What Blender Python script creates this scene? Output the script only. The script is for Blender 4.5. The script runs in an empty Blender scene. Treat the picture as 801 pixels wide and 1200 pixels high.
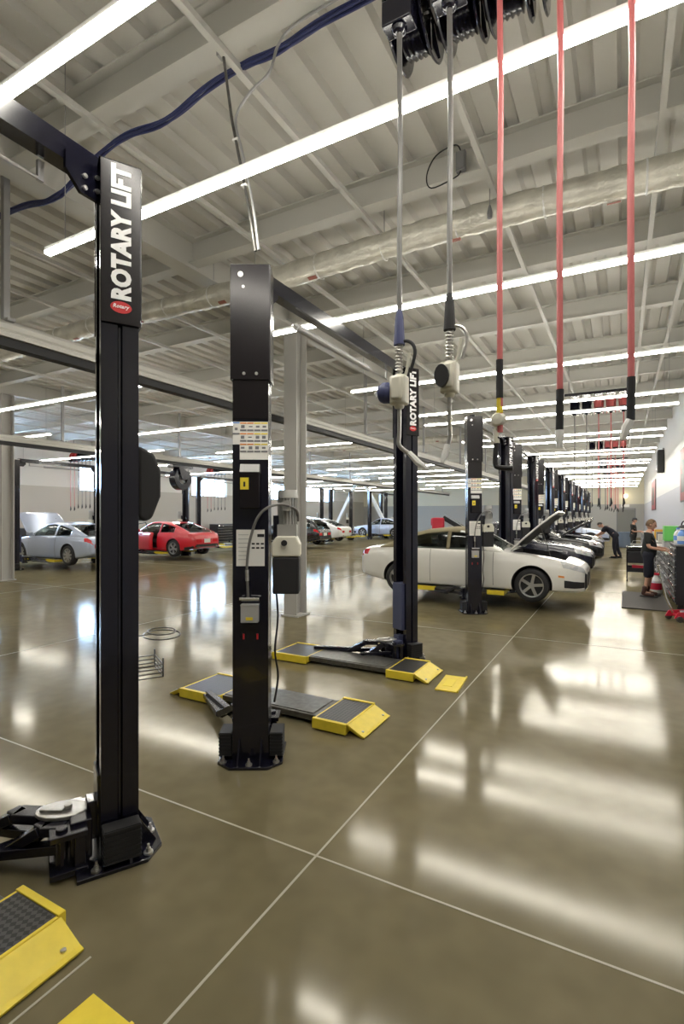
import bpy, bmesh, math, random
import numpy as np
from mathutils import Vector, Matrix
random.seed(7)
PI = math.pi
scn = bpy.context.scene
COL = scn.collection
H = 1.8                      # eye height of the photographer, metres

# ------------------------------------------------------------------ materials
def new_mat(name, color, rough=.5, metal=0.0, spec=.5, coat=0.0, noise=0.0, nscale=8.0, emit=None, estr=0.0, bump=0.0, bscale=40.0):
    m = bpy.data.materials.new(name); m.use_nodes = True
    nt = m.node_tree; b = nt.nodes['Principled BSDF']
    b.inputs['Base Color'].default_value = (*color, 1)
    b.inputs['Roughness'].default_value = rough
    b.inputs['Metallic'].default_value = metal
    b.inputs['Specular IOR Level'].default_value = spec
    b.inputs['Coat Weight'].default_value = coat
    b.inputs['Coat Roughness'].default_value = .05
    if noise > 0:
        tc = nt.nodes.new('ShaderNodeTexCoord'); n = nt.nodes.new('ShaderNodeTexNoise')
        n.inputs['Scale'].default_value = nscale; n.inputs['Detail'].default_value = 4
        nt.links.new(tc.outputs['Object'], n.inputs['Vector'])
        r = nt.nodes.new('ShaderNodeValToRGB')
        r.color_ramp.elements[0].position = .3; r.color_ramp.elements[1].position = .7
        r.color_ramp.elements[0].color = (*[c*(1-noise) for c in color], 1)
        r.color_ramp.elements[1].color = (*[min(1, c*(1+noise)) for c in color], 1)
        nt.links.new(n.outputs['Fac'], r.inputs['Fac']); nt.links.new(r.outputs['Color'], b.inputs['Base Color'])
    if bump > 0:
        tc = nt.nodes.new('ShaderNodeTexCoord'); n = nt.nodes.new('ShaderNodeTexNoise')
        n.inputs['Scale'].default_value = bscale
        nt.links.new(tc.outputs['Object'], n.inputs['Vector'])
        bp = nt.nodes.new('ShaderNodeBump'); bp.inputs['Strength'].default_value = bump; bp.inputs['Distance'].default_value = .01
        nt.links.new(n.outputs['Fac'], bp.inputs['Height']); nt.links.new(bp.outputs['Normal'], b.inputs['Normal'])
    if emit:
        b.inputs['Emission Color'].default_value = (*emit, 1); b.inputs['Emission Strength'].default_value = estr
    return m

M = {}
M['black'] = new_mat('black gloss paint', (.006, .006, .014), .2, spec=.5, coat=.3)
M['black_sheet'] = new_mat('black satin sheet', (.011, .009, .011), .24, metal=.15)
M['black_matte'] = new_mat('black matte', (.014, .014, .016), .65)
M['rubber'] = new_mat('rubber', (.02, .02, .022), .75)
M['navy'] = new_mat('navy powder coat', (.055, .065, .13), .45)
M['dark_steel'] = new_mat('dark steel', (.13, .127, .118), .35, metal=.7, noise=.25, nscale=20)
M['steel'] = new_mat('zinc steel', (.55, .54, .52), .3, metal=.9, noise=.12, nscale=30)
M['chrome'] = new_mat('chrome', (.8, .8, .8), .12, metal=1)
M['galv'] = new_mat('galvanised strut', (.36, .36, .36), .45, metal=.5)
M['ceil'] = new_mat('painted deck', (.60, .585, .54), .6)
M['beam'] = new_mat('painted beam', (.58, .57, .53), .55)
M['col'] = new_mat('painted column', (.50, .49, .47), .45)
M['white'] = new_mat('white paint', (.80, .80, .78), .4)
M['decal_white'] = new_mat('white decal', (.85, .84, .80), .45)
M['letter'] = new_mat('white lettering', (.88, .88, .88), .4)
M['red_logo'] = new_mat('red decal', (.55, .02, .025), .4)
M['yellow'] = new_mat('yellow paint', (.80, .62, .045), .4, noise=.06, nscale=14)
M['yellow_decal'] = new_mat('yellow decal', (.85, .68, .05), .45)
M['orange_decal'] = new_mat('orange decal', (.80, .30, .06), .45)
M['grey_box'] = new_mat('grey enamel', (.20, .20, .21), .4)
M['grey_light'] = new_mat('light grey enamel', (.42, .42, .42), .4)
M['grey_cast'] = new_mat('cast aluminium', (.48, .48, .46), .45, metal=.5)
M['cream'] = new_mat('cream plastic', (.72, .70, .60), .4)
M['red_hose'] = new_mat('red rubber hose', (.56, .15, .15), .45)
M['grey_hose'] = new_mat('grey rubber hose', (.16, .155, .15), .32)
M['blue_cable'] = new_mat('blue cable', (.030, .038, .12), .5)
M['blue_plastic'] = new_mat('blue plastic', (.05, .06, .16), .45)
M['tape'] = new_mat('faded red print', (.34, .13, .10), .5)
M['foil'] = new_mat('foil insulation', (.63, .61, .54), .36, metal=.3, noise=.18, nscale=5, bump=1.0, bscale=22)
M['wall_dark'] = new_mat('grey wall paint', (.40, .39, .385), .6)
M['red_reel'] = new_mat('red reel', (.45, .02, .02), .35)
M['silver_paint'] = new_mat('silver blue car paint', (.54, .61, .78), .3, metal=.35, coat=1)
M['red_paint'] = new_mat('red car paint', (.62, .012, .025), .3, coat=1)
M['white_paint'] = new_mat('white car paint', (.82, .81, .77), .3, coat=1)
M['navy_paint'] = new_mat('dark blue car paint', (.008, .010, .028), .25, coat=1)
M['black_paint'] = new_mat('black car paint', (.008, .008, .010), .25, coat=1)
M['soft_top'] = new_mat('beige canvas', (.25, .215, .13), .85, bump=.2, bscale=300)
M['interior'] = new_mat('dark interior', (.02, .02, .022), .7)
M['rim'] = new_mat('silver alloy', (.50, .50, .50), .3, metal=.7)
M['tail'] = new_mat('red lens', (.60, .02, .03), .2, coat=.6)
M['lens'] = new_mat('clear lens', (.66, .68, .70), .15, metal=.25, coat=.8)
M['plate'] = new_mat('number plate', (.78, .78, .72), .4)
M['skin'] = new_mat('skin', (.56, .31, .21), .55)
M['hair'] = new_mat('light brown hair', (.14, .08, .04), .7)
M['dark_hair'] = new_mat('dark hair', (.015, .012, .012), .6)
M['shirt'] = new_mat('black cotton', (.020, .022, .022), .9)
M['shorts'] = new_mat('navy shorts', (.014, .015, .026), .9)
M['boot'] = new_mat('brown leather', (.07, .028, .020), .5)
M['green'] = new_mat('green plastic', (.16, .62, .13), .45)
M['blue'] = new_mat('blue jug', (.16, .33, .75), .35)
M['orange'] = new_mat('orange carton', (.80, .45, .06), .5)
M['bin'] = new_mat('blue grey bin', (.17, .22, .30), .5)
M['mat'] = new_mat('dark floor mat', (.035, .029, .025), .7, bump=.4, bscale=120)
M['chest'] = new_mat('black tool chest', (.018, .018, .024), .35)
M['red_tool'] = new_mat('red enamel', (.60, .02, .05), .35, coat=.5)
M['poster'] = new_mat('dark red poster', (.30, .03, .04), .5)
M['poster_dark'] = new_mat('charcoal poster', (.06, .05, .05), .5)
M['door_grey'] = new_mat('grey door paint', (.22, .22, .20), .5)
M['cream_wall'] = new_mat('cream wall', (.74, .70, .54), .6)
M['light'] = new_mat('lamp diffuser', (.9, .9, .9), .5, emit=(1.0, .955, .85), estr=42.0)
M['bulb'] = new_mat('lamp bulb', (.9, .9, .8), .5, emit=(1.0, .85, .55), estr=10.0)

def wall_mat(name, zb, low, high):
    m = bpy.data.materials.new(name); m.use_nodes = True; nt = m.node_tree; b = nt.nodes['Principled BSDF']
    g = nt.nodes.new('ShaderNodeNewGeometry'); s = nt.nodes.new('ShaderNodeSeparateXYZ')
    nt.links.new(g.outputs['Position'], s.inputs[0])
    c = nt.nodes.new('ShaderNodeMath'); c.operation = 'GREATER_THAN'; c.inputs[1].default_value = zb
    nt.links.new(s.outputs['Z'], c.inputs[0])
    mx = nt.nodes.new('ShaderNodeMix'); mx.data_type = 'RGBA'
    nt.links.new(c.outputs[0], mx.inputs['Factor']); mx.inputs['A'].default_value = (*low, 1); mx.inputs['B'].default_value = (*high, 1)
    nt.links.new(mx.outputs['Result'], b.inputs['Base Color']); b.inputs['Roughness'].default_value = .55
    return m
M['wall_r'] = wall_mat('two tone aisle wall', 2.72, (.52, .52, .56), (.78, .77, .74))
M['wall_l'] = wall_mat('two tone bay wall', 3.2, (.60, .575, .535), (.86, .85, .82))
M['wall_b'] = wall_mat('two tone end wall', 2.75, (.44, .43, .40), (.72, .68, .54))

def floor_mat():
    m = bpy.data.materials.new('polished concrete'); m.use_nodes = True; nt = m.node_tree; b = nt.nodes['Principled BSDF']
    L = nt.links.new
    tc = nt.nodes.new('ShaderNodeTexCoord')
    def noise(sc, det, rough=.5):
        n = nt.nodes.new('ShaderNodeTexNoise'); n.inputs['Scale'].default_value = sc; n.inputs['Detail'].default_value = det
        n.inputs['Roughness'].default_value = rough; L(tc.outputs['Object'], n.inputs['Vector']); return n
    n1 = noise(.9, 3, .55); n2 = noise(6, 1, .5)
    ra = nt.nodes.new('ShaderNodeValToRGB'); ra.color_ramp.elements[0].position = .32; ra.color_ramp.elements[1].position = .68
    ra.color_ramp.elements[0].color = (.146, .124, .070, 1); ra.color_ramp.elements[1].color = (.190, .162, .098, 1)
    L(n1.outputs['Fac'], ra.inputs['Fac'])
    rb = nt.nodes.new('ShaderNodeValToRGB'); rb.color_ramp.elements[0].position = .3; rb.color_ramp.elements[1].position = .7
    rb.color_ramp.elements[0].color = (.92, .92, .92, 1); rb.color_ramp.elements[1].color = (1.08, 1.08, 1.08, 1)
    L(n2.outputs['Fac'], rb.inputs['Fac'])
    mu = nt.nodes.new('ShaderNodeMix'); mu.data_type = 'RGBA'; mu.blend_type = 'MULTIPLY'; mu.inputs['Factor'].default_value = 1
    L(ra.outputs['Color'], mu.inputs['A']); L(rb.outputs['Color'], mu.inputs['B'])
    nt.nodes.remove(b); out = nt.nodes['Material Output']
    df = nt.nodes.new('ShaderNodeBsdfDiffuse'); gl = nt.nodes.new('ShaderNodeBsdfGlossy'); fr = nt.nodes.new('ShaderNodeFresnel'); fr.inputs[0].default_value = 1.5
    mn = nt.nodes.new('ShaderNodeMath'); mn.operation = 'MINIMUM'; mn.inputs[1].default_value = .225; mix = nt.nodes.new('ShaderNodeMixShader')
    L(fr.outputs[0], mn.inputs[0]); L(mn.outputs[0], mix.inputs[0]); L(df.outputs[0], mix.inputs[1]); L(gl.outputs[0], mix.inputs[2]); L(mix.outputs[0], out.inputs[0])
    L(mu.outputs['Result'], df.inputs['Color']); gl.inputs['Color'].default_value = (1, .98, .93, 1)
    n5 = noise(.5, 2)
    mr = nt.nodes.new('ShaderNodeMapRange'); mr.inputs['To Min'].default_value = .07; mr.inputs['To Max'].default_value = .17
    mr.inputs['From Min'].default_value = .3; mr.inputs['From Max'].default_value = .7
    L(n5.outputs['Fac'], mr.inputs['Value']); L(mr.outputs['Result'], gl.inputs['Roughness'])
    return m
M['floor'] = floor_mat()
M['joint'] = new_mat('pale joint filler', (.42, .39, .31), .4)

def plate_mat():
    m = new_mat('diamond tread plate', (.045, .044, .043), .38, metal=.55); nt = m.node_tree; b = nt.nodes['Principled BSDF']
    tc = nt.nodes.new('ShaderNodeTexCoord'); mp = nt.nodes.new('ShaderNodeMapping'); mp.inputs['Rotation'].default_value = (0, 0, PI/4)
    mp.inputs['Scale'].default_value = (45, 45, 45); ck = nt.nodes.new('ShaderNodeTexChecker'); ck.inputs['Scale'].default_value = 1; ck.inputs['Color1'].default_value = (.032, .031, .030, 1); ck.inputs['Color2'].default_value = (.085, .083, .080, 1); nt.links.new(ck.outputs['Color'], b.inputs['Base Color'])
    nt.links.new(tc.outputs['Object'], mp.inputs[0]); nt.links.new(mp.outputs[0], ck.inputs['Vector'])
    bp = nt.nodes.new('ShaderNodeBump'); bp.inputs['Distance'].default_value = .004; bp.inputs['Strength'].default_value = .9
    nt.links.new(ck.outputs['Fac'], bp.inputs['Height']); nt.links.new(bp.outputs['Normal'], b.inputs['Normal'])
    return m
M['tread'] = plate_mat()

def glass_mat(name, tint, t):
    m = bpy.data.materials.new(name); m.use_nodes = True; nt = m.node_tree
    nt.nodes.remove(nt.nodes['Principled BSDF']); out = nt.nodes['Material Output']
    tr = nt.nodes.new('ShaderNodeBsdfTransparent'); tr.inputs[0].default_value = (*tint, 1)
    gl = nt.nodes.new('ShaderNodeBsdfGlossy'); gl.inputs['Roughness'].default_value = .03
    lw = nt.nodes.new('ShaderNodeLayerWeight'); pw = nt.nodes.new('ShaderNodeMath'); pw.operation = 'POWER'; pw.inputs[1].default_value = 4
    ma = nt.nodes.new('ShaderNodeMath'); ma.operation = 'MULTIPLY_ADD'; ma.inputs[1].default_value = .7; ma.inputs[2].default_value = .05
    nt.links.new(lw.outputs['Facing'], pw.inputs[0]); nt.links.new(pw.outputs[0], ma.inputs[0])
    mx = nt.nodes.new('ShaderNodeMixShader'); nt.links.new(ma.outputs[0], mx.inputs[0])
    nt.links.new(tr.outputs[0], mx.inputs[1]); nt.links.new(gl.outputs[0], mx.inputs[2]); nt.links.new(mx.outputs[0], out.inputs[0])
    return m
M['glass'] = glass_mat('tinted car glass', (.34, .38, .36), .5)
M['pane'] = glass_mat('window glass', (.92, .96, 1.0), .9)

# ------------------------------------------------------------------ mesh builder
class MB:
    def __init__(s): s.v = []; s.f = []; s.m = []
    def add(s, vs, fs, mi=0):
        o = len(s.v); s.v += [tuple(p) for p in vs]; s.f += [tuple(o+i for i in f) for f in fs]; s.m += [mi]*len(fs); return s
    def box(s, c, d, rz=0, mi=0, R=None):
        x, y, z = (d[0]/2, d[1]/2, d[2]/2)
        pts = [Vector((a, b, e)) for a in (-x, x) for b in (-y, y) for e in (-z, z)]
        R = R or Matrix.Rotation(rz, 3, 'Z')
        pts = [R @ p + Vector(c) for p in pts]
        return s.add(pts, [(0,1,3,2),(4,6,7,5),(0,4,5,1),(2,3,7,6),(0,2,6,4),(1,5,7,3)], mi)
    def bar(s, p0, p1, w, h, mi=0, up=(0,0,1)):
        p0, p1 = Vector(p0), Vector(p1); d = p1-p0; z = d.normalized(); u = Vector(up)
        if abs(z.dot(u)) > .99: u = Vector((1,0,0))
        sx = z.cross(u).normalized(); sy = sx.cross(z).normalized()
        vs = []
        for p in (p0, p1):
            for a, b in ((-1,-1),(1,-1),(1,1),(-1,1)): vs.append(p + sx*a*w/2 + sy*b*h/2)
        return s.add(vs, [(3,2,1,0),(4,5,6,7),(0,1,5,4),(1,2,6,5),(2,3,7,6),(3,0,4,7)], mi)
    def tube(s, pts, r, n=8, mi=0, caps=True):
        pts = [Vector(p) for p in pts]; vs = []; rs = r if isinstance(r, (list, tuple)) else [r]*len(pts)
        px = None
        for i, p in enumerate(pts):
            t = (pts[min(i+1, len(pts)-1)]-pts[max(i-1, 0)]).normalized()
            if px is None:
                px = t.orthogonal().normalized()
            else:
                px = (px - t*px.dot(t))
                px = px.normalized() if px.length > 1e-6 else t.orthogonal().normalized()
            py = t.cross(px)
            for k in range(n):
                a = 2*PI*k/n; vs.append(p + (px*math.cos(a)+py*math.sin(a))*rs[i])
        fs = []
        for i in range(len(pts)-1):
            for k in range(n):
                k2 = (k+1) % n; fs.append((i*n+k, i*n+k2, (i+1)*n+k2, (i+1)*n+k))
        if caps: fs.append(tuple(range(n-1, -1, -1))); fs.append(tuple((len(pts)-1)*n+k for k in range(n)))
        return s.add(vs, fs, mi)
    def cyl(s, p0, p1, r0, r1=None, n=16, mi=0): return s.tube([p0, p1], [r0, r0 if r1 is None else r1], n, mi)
    def prism(s, poly, z0, z1, mi=0, T=None):
        n = len(poly); vs = [Vector((x, y, z0)) for x, y in poly] + [Vector((x, y, z1)) for x, y in poly]
        if T: vs = [T @ v for v in vs]
        fs = [tuple(range(n-1, -1, -1)), tuple(range(n, 2*n))] + [(i, (i+1) % n, n+(i+1) % n, n+i) for i in range(n)]
        return s.add(vs, fs, mi)
    def lathe(s, prof, n=24, axis='z', c=(0,0,0), mi=0, closed=False):
        vs = []; m = len(prof)
        for k in range(n):
            a = 2*PI*k/n
            for r, h in prof:
                if axis == 'z': p = (r*math.cos(a), r*math.sin(a), h)
                elif axis == 'y': p = (r*math.cos(a), h, r*math.sin(a))
                else: p = (h, r*math.cos(a), r*math.sin(a))
                vs.append(Vector(p)+Vector(c))
        fs = []
        for k in range(n):
            k2 = (k+1) % n
            for i in range(m if closed else m-1):
                j = (i+1) % m; fs.append((k*m+i, k2*m+i, k2*m+j, k*m+j))
        return s.add(vs, fs, mi)
    def grid(s, rows, mi=0, flip=False):
        n = len(rows[0]); vs = [p for r in rows for p in r]; fs = []
        for i in range(len(rows)-1):
            for j in range(n-1):
                f = (i*n+j, i*n+j+1, (i+1)*n+j+1, (i+1)*n+j); fs.append(f[::-1] if flip else f)
        return s.add(vs, fs, mi)
    def build(s, name, mats, parent=None, smooth=30, bevel=0, loc=None, rz=0, fix=True):
        me = bpy.data.meshes.new(name); me.from_pydata([tuple(p) for p in s.v], [], s.f)
        if not isinstance(mats, (list, tuple)): mats = [mats]
        for mm in mats: me.materials.append(mm)
        if len(mats) > 1: me.polygons.foreach_set('material_index', s.m)
        if fix:
            bm = bmesh.new(); bm.from_mesh(me); bmesh.ops.recalc_face_normals(bm, faces=bm.faces); bm.to_mesh(me); bm.free()
        if smooth:
            me.polygons.foreach_set('use_smooth', [True]*len(me.polygons)); me.set_sharp_from_angle(angle=math.radians(smooth))
        me.update()
        o = bpy.data.objects.new(name, me); COL.objects.link(o)
        if parent: o.parent = parent
        if loc is not None: o.location = loc
        o.rotation_euler.z = rz
        if bevel:
            b = o.modifiers.new('bevel', 'BEVEL'); b.width = bevel; b.segments = 2; b.limit_method = 'ANGLE'; b.angle_limit = math.radians(40)
        return o

def tag(o, label, cat=None, group=None, kind=None):
    if label: o['label'] = label
    if cat: o['category'] = cat
    if group: o['group'] = group
    if kind: o['kind'] = kind
    return o
def empty(name, loc=(0,0,0), rz=0, parent=None):
    o = bpy.data.objects.new(name, None); COL.objects.link(o); o.location = loc; o.rotation_euler.z = rz; o.empty_display_size = .1
    if parent: o.parent = parent
    return o
KIDS = {}
def kids(o): return [c for c in bpy.data.objects if c.parent is o]
def copy_tree(o, parent=None):
    c = o.copy(); COL.objects.link(c)
    if parent: c.parent = parent
    for ch in kids(o): copy_tree(ch, c)
    return c
def text_mesh(s, size, thick=.0, extrude=.001, shear=0):
    cu = bpy.data.curves.new('lettering', 'FONT'); cu.body = s; cu.size = size; cu.offset = thick; cu.extrude = extrude; cu.shear = shear
    cu.space_character = 1.06; cu.align_x = 'CENTER'; cu.align_y = 'CENTER'; cu.resolution_u = 3
    o = bpy.data.objects.new('lettering', cu); COL.objects.link(o)
    dg = bpy.context.evaluated_depsgraph_get(); me = bpy.data.meshes.new_from_object(o.evaluated_get(dg))
    bpy.data.objects.remove(o); bpy.data.curves.remove(cu)
    return me
def smooth_curve(pts, n=6):
    P = [Vector(p) for p in pts]; out = []
    for i in range(len(P)-1):
        p0, p1, p2, p3 = P[max(i-1,0)], P[i], P[i+1], P[min(i+2, len(P)-1)]
        for k in range(n):
            t = k/n
            out.append(.5*((2*p1)+(p2-p0)*t+(2*p0-5*p1+4*p2-p3)*t*t+(3*p1-p0-3*p2+p3)*t**3))
    out.append(P[-1]); return out
ORD = ['first','second','third','fourth','fifth','sixth','seventh','eighth','ninth','tenth','eleventh','twelfth','thirteenth','fourteenth','fifteenth','sixteenth','seventeenth','eighteenth','nineteenth','twentieth','twenty-first','twenty-second','twenty-third','twenty-fourth','twenty-fifth','twenty-sixth']

# ------------------------------------------------------------------ setting
XR, XL, YF, YB, ZC = 1.55, -24.0, -7.0, 48.6, 5.6
fl = MB().box(((XR+XL)/2, (YF+YB)/2, -.1), (XR-XL+.6, YB-YF+.6, .2)).build('floor', M['floor'], smooth=0); tag(fl, 'polished brown concrete floor of the workshop', 'floor', kind='structure')
jl = MB()
for x in (-1.42, -7.0, -12.6, -18.2): jl.box((x, (YF+YB)/2, .0008), (.012, YB-YF, .0016))
for y in (2.31, 7.9, 13.5, 19.1, 24.7, 30.3, 35.9): jl.box(((XR+XL)/2, y, .0008), (XR-XL, .012, .0016))
jj = jl.build('floor_joint_trim_1', M['joint'], smooth=0); jj.name = 'trim_1'; tag(jj, 'pale sawn joint lines crossing the concrete floor', 'floor joints', kind='structure')
tag(MB().box((-1.90, 1.16, .0009), (.010, .36, .0018)).build('trim_2', M['joint'], smooth=0), 'pale scuffed tape line on the floor by the nearest yellow ramp', 'floor marking', kind='structure')
# corrugated deck
prof = []
x = XL-.3
while x < XR+.4:
    prof += [(x, 0), (x+.17, 0), (x+.20, .075), (x+.30, .075)]; x += .33
dk = MB().grid([[(px, YF-.3, ZC+pz) for px, pz in prof], [(px, YB+.3, ZC+pz) for px, pz in prof]])
dk.box(((XR+XL)/2, (YF+YB)/2, ZC+.16), (XR-XL+.8, YB-YF+.6, .1))
ce = dk.build('ceiling', M['ceil'], smooth=0); tag(ce, 'corrugated painted metal roof deck', 'ceiling', kind='structure')
def wallbox(name, c, d, mat, lab): tag(MB().box(c, d).build(name, mat, smooth=0), lab, 'wall', kind='structure')
wallbox('wall_right', (XR+.1, (YF+YB)/2, ZC/2+.05), (.2, YB-YF+.4, ZC+.1), M['wall_r'], 'aisle wall, pale grey below and white above')
wallbox('wall_front', ((XR+XL)/2, YF-.1, ZC/2+.05), (XR-XL, .2, ZC+.1), M['wall_b'], 'two tone wall closing the workshop behind the viewer')
wallbox('wall_back', ((XR+XL)/2, YB+.1, ZC/2+.05), (XR-XL, .2, ZC+.1), M['wall_b'], 'end wall, grey below and cream above')
WZ0, WZ1 = 3.05, 4.30
wins = [(10.4, 13.2), (16.3, 19.5), (24.0, 27.2), (31.7, 34.9), (37.2, 42.2)]
wl = MB(); y0 = YF-.2
for a, b in wins + [(YB+.2, None)]:
    wl.box((XL-.1, (y0+a)/2, ZC/2+.05), (.2, a-y0, ZC+.1))
    if b is None: break
    wl.box((XL-.1, (a+b)/2, WZ0/2), (.2, b-a, WZ0)); wl.box((XL-.1, (a+b)/2, (WZ1+ZC+.1)/2), (.2, b-a, ZC+.1-WZ1)); y0 = b
tag(wl.build('wall_left', M['wall_l'], smooth=0), 'far bay wall, grey below and white above with high windows', 'wall', kind='structure')
for i, (a, b) in enumerate(wins):
    w = empty('window_%d' % (i+1), (XL-.1, (a+b)/2, WZ0)); tag(w, '%s high strip window along the far bay wall' % ORD[i], 'window', kind='structure')
    f = MB(); n = 3; h = WZ1-WZ0; wd = b-a
    for z in (.03, h-.03): f.box((0, 0, z), (.08, wd, .06))
    for k in range(n+1): f.box((0, -wd/2+.03+(wd-.06)*k/n, h/2), (.08, .06, h))
    f.build('window_frame', M['white'], w, 0)
    MB().box((0, 0, h/2), (.012, wd-.06, h-.06)).build('window_pane', M['pane'], w, 0)
# beams along X, girders along Y
beams_y = [-4.1+2.34*k for k in range(23)]
def ibeam(mb, p0, p1, w, h):
    p0, p1 = Vector(p0), Vector(p1); u = Vector((0,0,1))
    mb.bar(p0+u*(h/2-.008), p1+u*(h/2-.008), w, .016); mb.bar(p0-u*(h/2-.008), p1-u*(h/2-.008), w, .016); mb.bar(p0, p1, .02, h-.03)
BH = .32
for k, y in enumerate(beams_y):
    mb = MB(); ibeam(mb, (XL, y, ZC-BH/2-.002), (XR, y, ZC-BH/2-.002), .18, BH)
    tag(mb.build('ceiling_beam', M['beam'], smooth=0), '%s painted steel beam crossing under the roof deck' % ORD[k], 'beam', 'ceiling beams', 'structure')
for x, nm in ((-5.25, 'nearer'), (-15.0, 'farther')):
    mb = MB(); ibeam(mb, (x, YF, ZC-.222), (x, YB, ZC-.222), .24, .44)
    tag(mb.build('ceiling_beam', M['beam'], smooth=0), 'deep painted girder over the %s line of columns' % nm, 'beam', None, 'structure')
for k, x in enumerate([.75, .30, -1.2, -2.6, -4.05, -6.8, -8.2, -9.6, -11.0, -12.5, -17, -18.5, -20]):
    mb = MB(); z = ZC-BH-.03
    mb.bar((x, YF, z), (x, YB, z), .05, .05)
    tag(mb.build('ceiling_beam', M['beam'], smooth=0), '%s slim bracing angle running under the roof beams from the aisle wall' % ORD[k], 'beam', 'bracing angles', 'structure')
for k, (x, y) in enumerate([(-5.2, 7.74), (-15.05, 8.0)]):
    mb = MB(); mb.bar((x, y-.155, 0), (x, y-.155, ZC-.445), .27, .025, up=(0,1,0)); mb.bar((x, y+.155, 0), (x, y+.155, ZC-.445), .27, .025, up=(0,1,0)); mb.bar((x, y, 0), (x, y, ZC-.445), .03, .29, up=(0,1,0))
    mb.box((x, y, .012), (.36, .40, .024))
    tag(mb.build('column', M['col'], smooth=0), 'grey painted steel roof column, %s of its kind from the camera' % ORD[k], 'column', 'roof columns', 'structure')
for a, b in (((-15.7, 36.9, 0), (-18.4, 36.9, 4.9)), ((-21.3, 36.9, 0), (-18.6, 36.9, 4.9))):
    tag(MB().bar(a, b, .24, .24).build('column', M['white'], smooth=0), 'sloping pale brace of the far roof bracing', 'column', 'chevron braces', 'structure')
# end door
d = empty('door_1', (.26, YB-.03, 0)); tag(d, 'grey door in the end wall under the small sign', 'door', kind='structure')
MB().box((0, 0, 1.15), (1.25, .06, 2.3)).build('door_leaf', M['door_grey'], d, 0, bevel=.01)
MB().box((-.66, -.01, 1.17), (.07, .1, 2.34)).box((.66, -.01, 1.17), (.07, .1, 2.34)).box((0, -.01, 2.37), (1.39, .1, .07)).build('door_frame', M['grey_box'], d, 0)
MB().box((.5, -.07, 1.0), (.12, .08, .03)).build('door_handle', M['chrome'], d, 0)
s = MB().box((.2, YB-.05, 2.62), (.6, .05, .22)).build('exit_sign', M['decal_white'], smooth=0, bevel=.01); tag(s, 'small pale sign mounted on end wall above the grey door', 'sign')
wlp = empty('wall_lamp', (.22, YB-.02, 3.4)); tag(wlp, 'small glowing lamp mounted high on the cream end wall', 'lamp')
MB().box((0, -.04, 0), (.25, .08, .3)).build('lamp_base', M['white'], wlp, 0); MB().lathe([(0, -.18), (.10, -.14), (.14, -.05), (.14, .12), (0, .14)], 14, 'z', (0, -.17, .02)).build('lamp_globe', M['bulb'], wlp)

# ------------------------------------------------------------------ linear lights
ZL = 4.05
def linear_light(x0, x1, y, label, group, detail=True):
    t = empty('linear_ceiling_light', ((x0+x1)/2, y, ZL)); tag(t, label, 'ceiling light', group)
    L = x1-x0
    MB().box((0, 0, .043), (L, .050, .034)).build('housing', M['white'], t, 0)
    mb = MB(); mb.prism([(-.030, .026), (-.030, .008), (-.023, 0), (.023, 0), (.030, .008), (.030, .026)], -L/2+.012, L/2-.012, T=Matrix.Rotation(PI/2, 4, 'Z') @ Matrix.Rotation(PI/2, 4, 'X'))
    mb.build('diffuser', M['light'], t, 0)
    for sx in (-1, 1): MB().box((sx*(L/2-.006), 0, .014), (.012, .064, .032)).build('end_cap', M['white'], t, 0)
    for k in range(2):
        xx = (-L/2+.25, L/2-.25)[k]
        MB().tube([(xx, 0, .055), (xx, 0, ZC-ZL-.0)], .004, 5).build('hanger_cable', M['galv'], t, 0)
ys1 = [1.545, 2.66, 5.2, 8.32, 11.07, 12.3, 15.7, 17.05, 20.0, 21.2, 24.1, 25.4, 28.3, 29.6, 32.5, 33.8, 36.7, 38.0, 40.9, 42.2, 45.3]
for k, y in enumerate(ys1):
    linear_light(-4.36, 1.0, y, '%s bright linear light from the camera, hung over the aisle and its lifts' % ORD[k], 'linear lights over the aisle lifts')
ys2 = [2.0, 6.15, 9.8, 14.1, 18.6, 22.0, 25.0, 28.2, 32.4, 36.6, 40.8]
for k, y in enumerate(ys2):
    linear_light(-12.9, -7.35, y, '%s bright linear light from the camera, hung over the middle drive lane' % ORD[k], 'linear lights over the middle lane')
for k, y in enumerate([4.0, 8.6, 12.6, 16.4, 20.6, 24.8, 29.0, 33.2, 37.4, 41.6]):
    linear_light(-22.6, -13.9, y, '%s bright linear light from the camera, hung over the lifts by the windows' % ORD[k], 'linear lights over the window lifts')

# ------------------------------------------------------------------ duct, cables, rails
def foil_duct(y, z, x0, x1, r, label):
    t = empty('insulated_ceiling_duct', ((x0+x1)/2, y, z)); tag(t, label, 'duct')
    L = x1-x0; n = int(L/.09); pts = []; rs = []
    for i in range(n+1):
        pts.append((-L/2+L*i/n, .02*math.sin(i*.05), .03*math.sin(i*.09))); rs.append(r*(1+.05*random.uniform(-1, 1)))
    MB().tube(pts, rs, 14).build('duct_sleeve', M['foil'], t, 50)
    for i in range(int(L/.9)):
        xx = -L/2+.6+.9*i; zz = .03*math.sin((xx+L/2)/L*n*.09)
        MB().lathe([(r*1.05, xx-.010), (r*1.09, xx), (r*1.05, xx+.010)], 14, 'x', (0, 0, zz)).build('strap', M['white'], t)
    for i in range(int(L/2.7)):
        xx = -L/2+.6+2.7*i; MB().tube([(xx, 0, r), (xx, 0, ZC-z)], .006, 5).build('hanger_rod', M['galv'], t)
    for i in range(int(L/1.6)):
        xx = -L/2+.9+1.6*i+random.uniform(-.3, .3); a = random.uniform(3.6, 5.2)
        pt_ = MB().box((xx, 1.06*r*math.cos(a), 1.06*r*math.sin(a)+.03*math.sin((xx+L/2)/L*n*.09)), (.12, .05, .010), R=Matrix.Rotation(a-PI/2, 3, 'X')); pt_.build('printed_tape', M['tape'], t, 0)
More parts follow.
